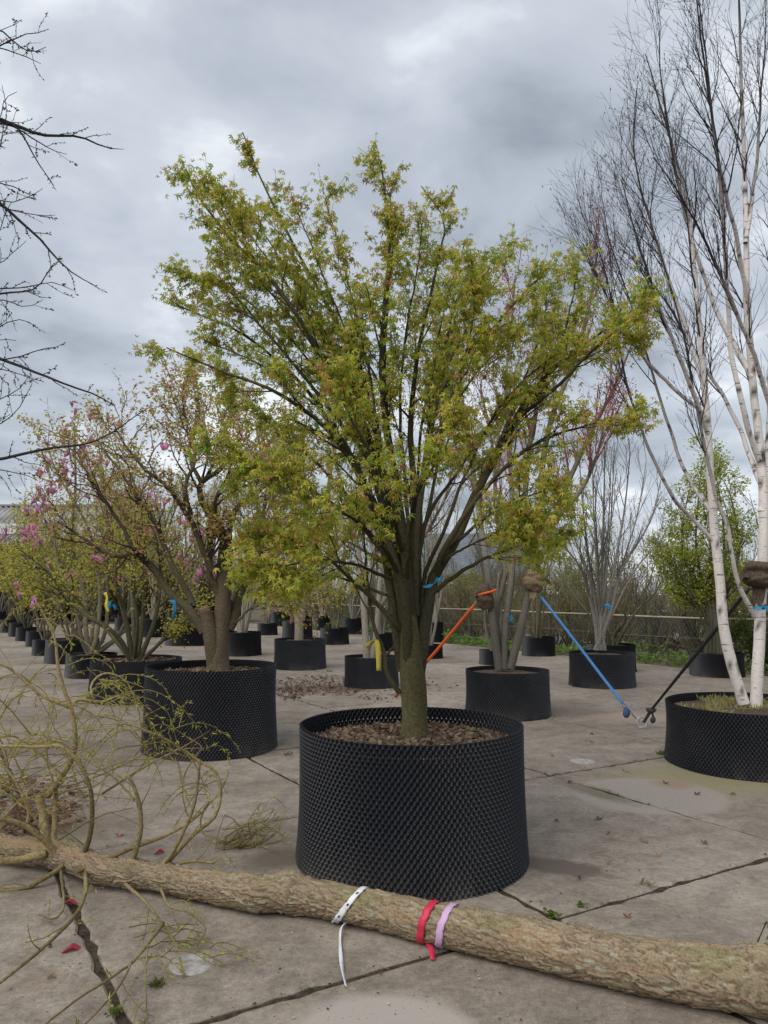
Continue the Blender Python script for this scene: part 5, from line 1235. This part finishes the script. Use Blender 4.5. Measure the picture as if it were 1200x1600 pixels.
def put(proto, loc, rz, s, first):
    if proto.name not in first: r_ = proto; first.add(proto.name)
    else:
        r_ = proto.copy(); col.objects.link(r_)
        for ch in list(proto.children):
            c_ = ch.copy(); col.objects.link(c_); c_.parent = r_
    r_.location = tuple(map(float, loc)); r_.rotation_euler = (0, 0, rz); r_.scale = (s, s, s * rng.uniform(.85, 1.12))
    return r_
used = set()
for rowa, s0 in ((15.6, .85), (17.2, 1.0), (19.5, 1.1)):
    for b_ in np.arange(4, 36, 1.7):
        p = ab(rowa + rng.uniform(-.4, .4), b_ + rng.uniform(-.5, .5)); p[2] = -.12 - .62 * max(0, min(1, (rowa - 15.5) / 6)) ** 1.3
        if not in_view(p, 1.0): continue
        put(hp[rng.integers(3)], p, rng.uniform(0, 6.28), s0 * rng.uniform(.75, 1.05), used)
for d_ in (44, 50, 57):
    for x_ in np.arange(-27, 12, 3.0):
        p = A3([x_ + rng.uniform(-1, 1), d_ + rng.uniform(-2, 2), -.03])
        if not in_view(p, 1.0) or to_ab(p)[0] > 13: continue
        put(ft[rng.integers(2)], p, rng.uniform(0, 6.28), rng.uniform(.65, 1.1) * (1.0 if d_ < 50 else 1.15), used)
for p_, s_ in ((ab(20, 24, -.5), 1.0), (ab(22, 30, -.6), 1.1), (ab(19, 19, -.5), .9), (ab(23, 20, -.7), 1.1), (ab(21, 14, -.7), 1.0)):
    put(ft[0], p_, rng.uniform(0, 6.28), s_, used)
DH = 'dense hedge clumps closing the yard'
dh = [hedge_proto(2.3, 1.2, 12, ((.05, .042, .03), (.11, .09, .06)), (.11, RHOMB, [(.22, .19, .075), (.18, .2, .06), (.28, .2, .1), (.12, .095, .06)], [.3, .25, .25, .2], 3, 2), 'dense dark hedge clump closing off the back of the yard', DH, 14, 7) for k in range(2)]
for d_, sc_ in ((40.5, 1.0), (42.5, 1.35)):
    for x_ in np.arange(-25, 13, 1.55):
        p = A3([x_ + rng.uniform(-.4, .4), d_ + rng.uniform(-.5, .5), -.03])
        if not in_view(p, 1.0) or to_ab(p)[0] > 15: continue
        put(dh[rng.integers(2)], p, rng.uniform(0, 6.28), sc_ * rng.uniform(.85, 1.15), used)
# dark bare tree behind the birch
multi('bare_tree', 'dark bare tree standing behind the white birch', 'tree', None, 3, 7.5, 1.2, .09, DARKB, None, 14, 7, 1.2, .55, None, base=ab(15.2, 8.9, -.1), twr=.004, up=.2, t0=.25)
multi('evergreen_shrub', 'ivy-green bushy shrub behind the birch pot at the fence', 'shrub', None, 9, 1.0, .7, .02, DARKB, (.08, RHOMB, [(.07, .12, .025), (.12, .16, .03), (.2, .2, .04)], [.4, .35, .25], 9, 4), 9, 5, .5, .3, None, base=ab(14.9, 9.6, -.1), twr=.003, t0=.05)

# parked cars beyond the hedge, on the lower road
def car(loc, rz, paint, label):
    o = thing('parked_car', label, 'car', loc)
    prof = [(-2.1, .35), (-2.12, .75), (-1.95, .92), (-1.25, 1.0), (-.75, 1.42), (.65, 1.46), (1.35, 1.05), (1.98, .98), (2.12, .7), (2.1, .35)]
    def ext(pr, w0, inset):
        n_ = len(pr); out_ = []
        for s_ in (-1, 1):
            for x_, z_ in pr: out_.append((x_, s_ * (w0 - inset * max(0, z_ - .9)), z_))
        i_ = np.arange(n_); k_ = (i_ + 1) % n_
        return A3(out_), [np.c_[i_, k_, k_ + n_, i_ + n_], A3([i_[::-1], i_ + n_])]
    R_ = A3([[math.cos(rz), math.sin(rz), 0], [-math.sin(rz), math.cos(rz), 0], [0, 0, 1]])
    def put_(nm, V, F, m_, par=o): return mk(nm, V @ R_ + A3(loc), F, m_, par, None, False)
    put_('body', *ext(prof, .88, .28), paint)
    for s_ in (-1, 1):
        for x0, x1, xt0, xt1 in ((-1.1, -.1, -.72, -.1), (0, 1.15, 0, .62)):
            V = A3([(x0, s_ * .862, 1.0), (x1, s_ * .862, 1.0), (xt1, s_ * .755, 1.38), (xt0, s_ * .755, 1.38)]); V = np.concatenate([V + A3([0, s_ * .012, 0]), V - A3([0, s_ * .02, 0])])
            put_('side_window', V, [A3([[0, 1, 2, 3], [7, 6, 5, 4], [0, 4, 5, 1], [1, 5, 6, 2], [2, 6, 7, 3], [3, 7, 4, 0]])], GLASS)
        for x_ in (-1.3, 1.3):
            a = np.arange(20) * 2 * math.pi / 20; ring = np.c_[x_ + .32 * np.cos(a), np.zeros(20), .32 + .32 * np.sin(a)]
            V = np.concatenate([ring + A3([0, s_ * .72, 0]), ring + A3([0, s_ * .91, 0])]); i_ = np.arange(20); k_ = (i_ + 1) % 20
            wh = put_('wheel', V, [np.c_[i_, k_, k_ + 20, i_ + 20], A3([i_[::-1], i_ + 20])], RUBBER)
            r2 = np.c_[x_ + .2 * np.cos(a), np.full(20, s_ * .92), .32 + .2 * np.sin(a)]; V = np.concatenate([r2, r2 - A3([0, s_ * .05, 0])])
            put_('rim', V, [np.c_[i_, k_, k_ + 20, i_ + 20], A3([i_, i_ + 20])], STEEL, wh)
        V, F = box(-2.14, -2.05, s_ * .62 - .16, s_ * .62 + .16, .66, .8); put_('headlight', V, F, mat('lamp_lens', (.6, .6, .6), .1))
    for x0, z0, x1, z1 in ((-1.22, 1.03, -.78, 1.38), (1.30, 1.09, .72, 1.40)):
        V = A3([(x0, -.72, z0), (x0, .72, z0), (x1, .64, z1), (x1, -.64, z1)]); d_ = A3([np.sign(x0) * .02, 0, .02]); V = np.concatenate([V + d_, V - d_ * 2])
        put_('windscreen', V, [A3([[0, 1, 2, 3], [7, 6, 5, 4], [0, 4, 5, 1], [1, 5, 6, 2], [2, 6, 7, 3], [3, 7, 4, 0]])], GLASS)
    return o
cz = -.68
p = at(1150, 962, 30); car((p[0], 30, cz), math.radians(8), WHITE, 'white car parked beyond the hedge behind the birch')
p = at(1052, 975, 31.5); car((p[0] - .3, 31.5, cz), math.radians(20), DARKPAINT, 'dark car parked beyond the wire fence')
# barn with corrugated roof
def barn():
    o = thing('barn', 'long low barn with a grey corrugated roof at the left', 'building', (-24, 52, -.05))
    ROOFM = noise_mat('fibre_cement', (.24, .23, .235), (.40, .385, .385), .7, .9, .3, .02, (1, 1, 1))
    WALLM = noise_mat('barn_wall', (.07, .055, .045), (.13, .10, .08), 2.5)
    x0, x1, y0, y1 = -44, -17.5, 50, 60; ze, zr = 4.7, 7.6; ym = (y0 + y1) / 2
    n_ = 74; xs = np.linspace(x0 - .4, x1 + .4, n_ * 8); rip = .07 * np.cos(np.arange(n_ * 8) * math.pi / 4)
    for k, (ya, yb) in enumerate(((y0 - .5, ym), (ym, y1 + .5))):
        za, zb = (ze - .3, zr) if k == 0 else (zr, ze - .3)
        rows_ = 4; V = []
        for r_ in range(rows_ + 1):
            t_ = r_ / rows_; V.append(np.c_[xs, np.full(len(xs), ya + (yb - ya) * t_), za + (zb - za) * t_ + rip])
        V = np.concatenate(V); n2_ = len(xs); i_, j_ = np.meshgrid(np.arange(rows_), np.arange(n2_ - 1), indexing='ij'); q_ = i_ * n2_ + j_
        mk('roof', V, [np.stack([q_, q_ + 1, q_ + n2_ + 1, q_ + n2_], -1).reshape(-1, 4)], ROOFM, o, None, False)
    V = A3([(x0, y0, -.05), (x1, y0, -.05), (x1, y1, -.05), (x0, y1, -.05), (x0, y0, ze - .15), (x1, y0, ze - .15), (x1, y1, ze - .15), (x0, y1, ze - .15), (x0, ym, zr - .25), (x1, ym, zr - .25)])
    mk('wall', V, [A3([[0, 1, 5, 4], [2, 3, 7, 6]]), A3([[1, 2, 6, 9, 5], [3, 0, 4, 8, 7]])], WALLM, o, None, False)
    V, F = box(x0 - .4, x1 + .4, ym - .25, ym + .25, zr + .0, zr + .12); mk('ridge_cap', V, F, ROOFM, o, None, False)
    V, F = box(x0 + 17, x0 + 20, 0, .02, 0, 1.4)
    sl_ = (zr - ze + .3) / (ym - y0 + .5); V2 = V.copy(); V2[:, 1] = y0 + .9 + V[:, 2] * .95 + V[:, 1]; V2[:, 2] = ze - .3 + sl_ * (V2[:, 1] - y0 + .5) + .09 + V[:, 1]
    mk('roof_light', V2, F, mat('grp_sheet', (.42, .41, .40), .5), o, None, False)
    V, F = box(x1 - 6, x1 - 3, y0 - .06, y0 - .01, -.05, 3.2); mk('door', V, F, mat('barn_door', (.05, .07, .06), .7), o, None, False)
barn()
def house():
    b = at(700, 880, 60); o = thing('house', 'grey slate-roofed house far behind the big maple', 'building', (b[0], 60, -.05))
    SL = noise_mat('slate', (.10, .115, .14), (.17, .185, .21), 3, .6, .3, .01, (1, 1, 4)); BRK = noise_mat('brick_wall', (.16, .10, .075), (.24, .155, .115), 6)
    x0, x1, y0, y1 = b[0] - 5, b[0] + 7, 60, 68; ze, zr = 3.0, 6.2; ym = 64
    V = A3([(x0, y0, -.05), (x1, y0, -.05), (x1, y1, -.05), (x0, y1, -.05), (x0, y0, ze), (x1, y0, ze), (x1, y1, ze), (x0, y1, ze), (x0, ym, zr - .2), (x1, ym, zr - .2)])
    mk('wall', V, [A3([[0, 1, 5, 4], [2, 3, 7, 6]]), A3([[1, 2, 6, 9, 5], [3, 0, 4, 8, 7]])], BRK, o, None, False)
    for ya, yb in ((y0 - .4, ym), (y1 + .4, ym)):
        t0_ = A3([(x0 - .3, ya, ze - .25), (x1 + .3, ya, ze - .25), (x1 + .3, yb, zr), (x0 - .3, yb, zr)]); V = np.concatenate([t0_ + A3([0, 0, .08]), t0_ - A3([0, 0, .06])])
        rf = mk('roof', V, [A3([[0, 1, 2, 3], [7, 6, 5, 4], [0, 4, 5, 1], [1, 5, 6, 2], [2, 6, 7, 3], [3, 7, 4, 0]])], SL, o, None, False)
    V, F = box(x0 + 1, x0 + 1.8, ym - .4, ym + .4, zr - .3, zr + .9); mk('chimney', V, F, BRK, rf, None, False)
    for xw in (x0 + 1.5, x0 + 5, x0 + 9):
        V, F = box(xw, xw + 1.2, y0 - .05, y0 + .05, 1.0, 2.2); wn = mk('window', V, F, mat('frame_white', (.7, .7, .68), .5), o, None, False)
        V, F = box(xw + .1, xw + 1.1, y0 - .07, y0 - .04, 1.1, 2.1); mk('pane', V, F, GLASS, wn, None, False)
house()

# ------------------------------------------------------------------ small things on the slabs
LEAFC = [(.20, .10, .06), (.28, .17, .09), (.13, .07, .045), (.33, .24, .14)]
def flat_leaf(u, v, s, c, label, cat, grp, name, lobes=False):
    p = gr(u, v, .008); a = rng.uniform(0, 6.28)
    ang = np.linspace(0, 2 * math.pi, 12, endpoint=False); r_ = s * (.55 + .3 * np.abs(np.cos(ang))) * (1 + .15 * rng.normal(size=12) * (2 if lobes else .4))
    ring = np.c_[np.cos(ang) * r_, np.sin(ang) * r_ * .6, .012 * np.cos(ang * 2 + a) + .006]
    ca, sa = math.cos(a), math.sin(a); ring = ring @ A3([[ca, sa, 0], [-sa, ca, 0], [0, 0, 1]])
    V = np.concatenate([ring, [[0, 0, .002]], ring - A3([0, 0, .002])]) + p; V[:, 2] = np.maximum(V[:, 2], .0045)
    i_ = np.arange(12); k_ = (i_ + 1) % 12
    return mkb(name, V, [np.c_[i_, k_, np.full(12, 12)], np.c_[i_, i_ + 13, k_ + 13, k_]], PETAL, label, cat, None, grp, colr=np.tile(A3(c) * rng.uniform(.8, 1.2), (len(V), 1)))
for u, v, s, lb in ((110, 1411, .045, 'crimson petal lying beside the dirt joint just below the log'), (111, 1484, .05, 'crimson petal on the slab left of the wide dirt joint, farther from the log'), (249, 1332, .04, 'crimson petal behind the log at the foot of the willow shoots'), (186, 1304, .045, 'pale pink petal behind the log near the joint'), (104, 1260, .04, 'pink petal on the leaf litter behind the willow stubs')):
    flat_leaf(u, v, s, (.42, .05, .08) if 'crimson' in lb else (.5, .25, .24), lb, 'petal', None, 'petal')
for k, (u, v) in enumerate([(980, 1432), (950, 1302), (938, 1279), (1007, 1314), (870, 1283), (950, 1348), (1040, 1223), (932, 1280), (925, 1147), (1100, 1316), (78, 1478), (80, 1527), (595, 1519), (1030, 1337), (905, 1372), (862, 1180), (925, 1160), (1103, 1317), (890, 1222), (1145, 1240), (1088, 1240), (978, 1205)]):
    flat_leaf(u, v, rng.uniform(.018, .038), LEAFC[k % 4], 'small dry brown leaf lying on the concrete', 'leaf', 'dry leaves scattered on the slabs', 'dry_leaf', True)
def litter(name, label, spots, tm, size, cs, wts, zlo=.004, zhi=.012, flat=True, cat='litter'):
    pos = []
    for u, v, ru, rv, n_ in spots:
        for k in range(n_):
            r_ = math.sqrt(rng.random()) if ru > 1 else 0; a = rng.uniform(0, 6.28); p = gr(u + ru * r_ * math.cos(a), v + rv * r_ * math.sin(a)); p[2] = rng.uniform(zlo, zhi); pos.append(p)
    pos = A3(pos); n_ = len(pos)
    fw = nrm(rng.normal(size=(n_, 3)) * A3([1, 1, .12 if flat else .5]) + (0 if flat else UP * .9))
    V, F, C = leaves(pos, fw, size * rng.uniform(.5, 1.4, n_), tm, palette(n_, cs, wts), 2.0 if flat else .2)
    V[:, 2] = np.maximum(V[:, 2], .004)
    o = mk(name, V, F, LEAF, None, C, False, 'stuff'); tag(o, label, cat)
OVAL = (A3([(0, 0, 0), (.3, .3, .1), (.28, .7, .08), (0, 1, -.05), (-.28, .7, .12), (-.3, .3, .05)]), A3([[0, 1, 2, 3, 4, 5]]))
litter('leaf_litter', 'drift of dead brown leaves behind the willow trunk', [(55, 1262, 85, 45, 420), (20, 1290, 60, 25, 150)], OVAL, .055, [(.17, .09, .055), (.26, .15, .09), (.10, .06, .04), (.33, .2, .15)], [.35, .3, .2, .15], .004, .05)
litter('leaf_litter', 'reddish-brown mulch spread between the back pots', [(500, 1072, 75, 16, 700), (455, 1085, 22, 10, 160), (600, 1085, 60, 12, 120), (680, 1070, 50, 10, 50)], OVAL, .05, [(.15, .075, .055), (.09, .05, .04), (.24, .13, .1)], [.45, .35, .2], .004, .03)
jp = []
for k in range(1500):    # crumbs and moss caught along the joints
    if rng.random() < .55: a_, b_ = OA + SA * rng.integers(-2, 5) + rng.normal() * .014, rng.uniform(2.4, 12)
    else: a_, b_ = rng.uniform(-3, 9), OB + SB * rng.integers(0, 4) + rng.normal() * .014
    jp.append(ab(a_, b_, .003))
jp = A3(jp); n = len(jp)
V, F, C = leaves(jp, nrm(rng.normal(size=(n, 3)) * A3([1, 1, .2])), rng.uniform(.006, .022, n), OVAL, palette(n, [(.09, .06, .04), (.16, .11, .07), (.12, .13, .04)], [.5, .3, .2]), 1.5)
o = mk('joint_debris', V, F, LEAF, None, C, False, 'stuff'); tag(o, 'brown crumbs and moss caught in the slab joints', 'debris')
def weed(label, u, v, n_, s, c=((.12, .2, .04), (.2, .24, .06))):
    p = gr(u, v); pos = p + np.c_[rng.normal(size=(n_, 2)) * s * .4, np.full(n_, .003)]
    V, F, C = leaves(pos, nrm(rng.normal(size=(n_, 3)) * A3([.8, .8, .2]) + UP * .7), s * rng.uniform(.4, 1.1, n_), NARROW if n_ % 2 else RHOMB, palette(n_, c, [.5, .5]), .2)
    V[:, 2] = np.maximum(V[:, 2], .002)
    mkb('weed', V, F, LEAF, label, 'weed', A3([p[0], p[1], 0]), colr=C)
weed('tuft of yellow-green weed at the slab crossing behind the log', 865, 1432, 46, .035); weed('little green weed just beyond the slab crossing', 908, 1416, 20, .03)
weed('sparse grass sprouting in the joint right of the big pot', 1010, 1384, 17, .05, ((.2, .2, .09), (.26, .24, .12))); weed('small green weed at the foot of the birch pot', 1035, 1179, 40, .05)
weed('thin grass tuft at the foot of the old maple pot', 450, 1180, 31, .05, ((.15, .17, .06), (.2, .2, .08))); weed('green seedlings in the wide dirt joint at the left', 180, 1585, 30, .03); weed('mossy weed beside the round plug under the twigs', 245, 1540, 61, .04, ((.17, .17, .05), (.12, .14, .04)))
weed('grass tuft at the base of the stout-trunk pot', 515, 1050, 21, .07)
n = 260
pos = A3([gr(rng.uniform(0, 1200), 1120 + 480 * rng.random()) for k in range(n)]); pos[:, 2] = .004
V, F, C = leaves(pos, nrm(rng.normal(size=(n, 3)) * A3([1, 1, .05])), rng.uniform(.006, .018, n), OVAL, palette(n, [(.55, .53, .5), (.1, .075, .055), (.3, .22, .15)], [.35, .45, .2]), 3)
V[:, 2] = np.maximum(V[:, 2], .004)
o = mk('specks', V, F, LEAF, None, C, False, 'stuff'); tag(o, 'tiny pale and dark crumbs scattered over the concrete', 'debris')
# grass on the birch soil
q = POTS['birch']; n = 2600
a = rng.uniform(0, 6.28, n); r_ = np.sqrt(rng.random(n)) * q['r'] * .85
pos = np.stack([q['c'][0] + r_ * np.cos(a), q['c'][1] + r_ * np.sin(a), np.full(n, q['zs'] - .01)], -1)
keep = fbm(np.stack([pos[:, 0] * 3, pos[:, 1] * 3, pos[:, 0] * 0], -1), 2) > .45; pos = pos[keep]; n = len(pos)
V, F, C = leaves(pos, nrm(rng.normal(size=(n, 3)) * .5 + UP), rng.uniform(.025, .07, n), NARROW, palette(n, [(.42, .39, .14), (.3, .32, .09), (.42, .35, .21)], [.35, .25, .4]), .1)
mk('grass', V, F, LEAF, q['o'], C, False, 'stuff')
print('slabs', cnt)
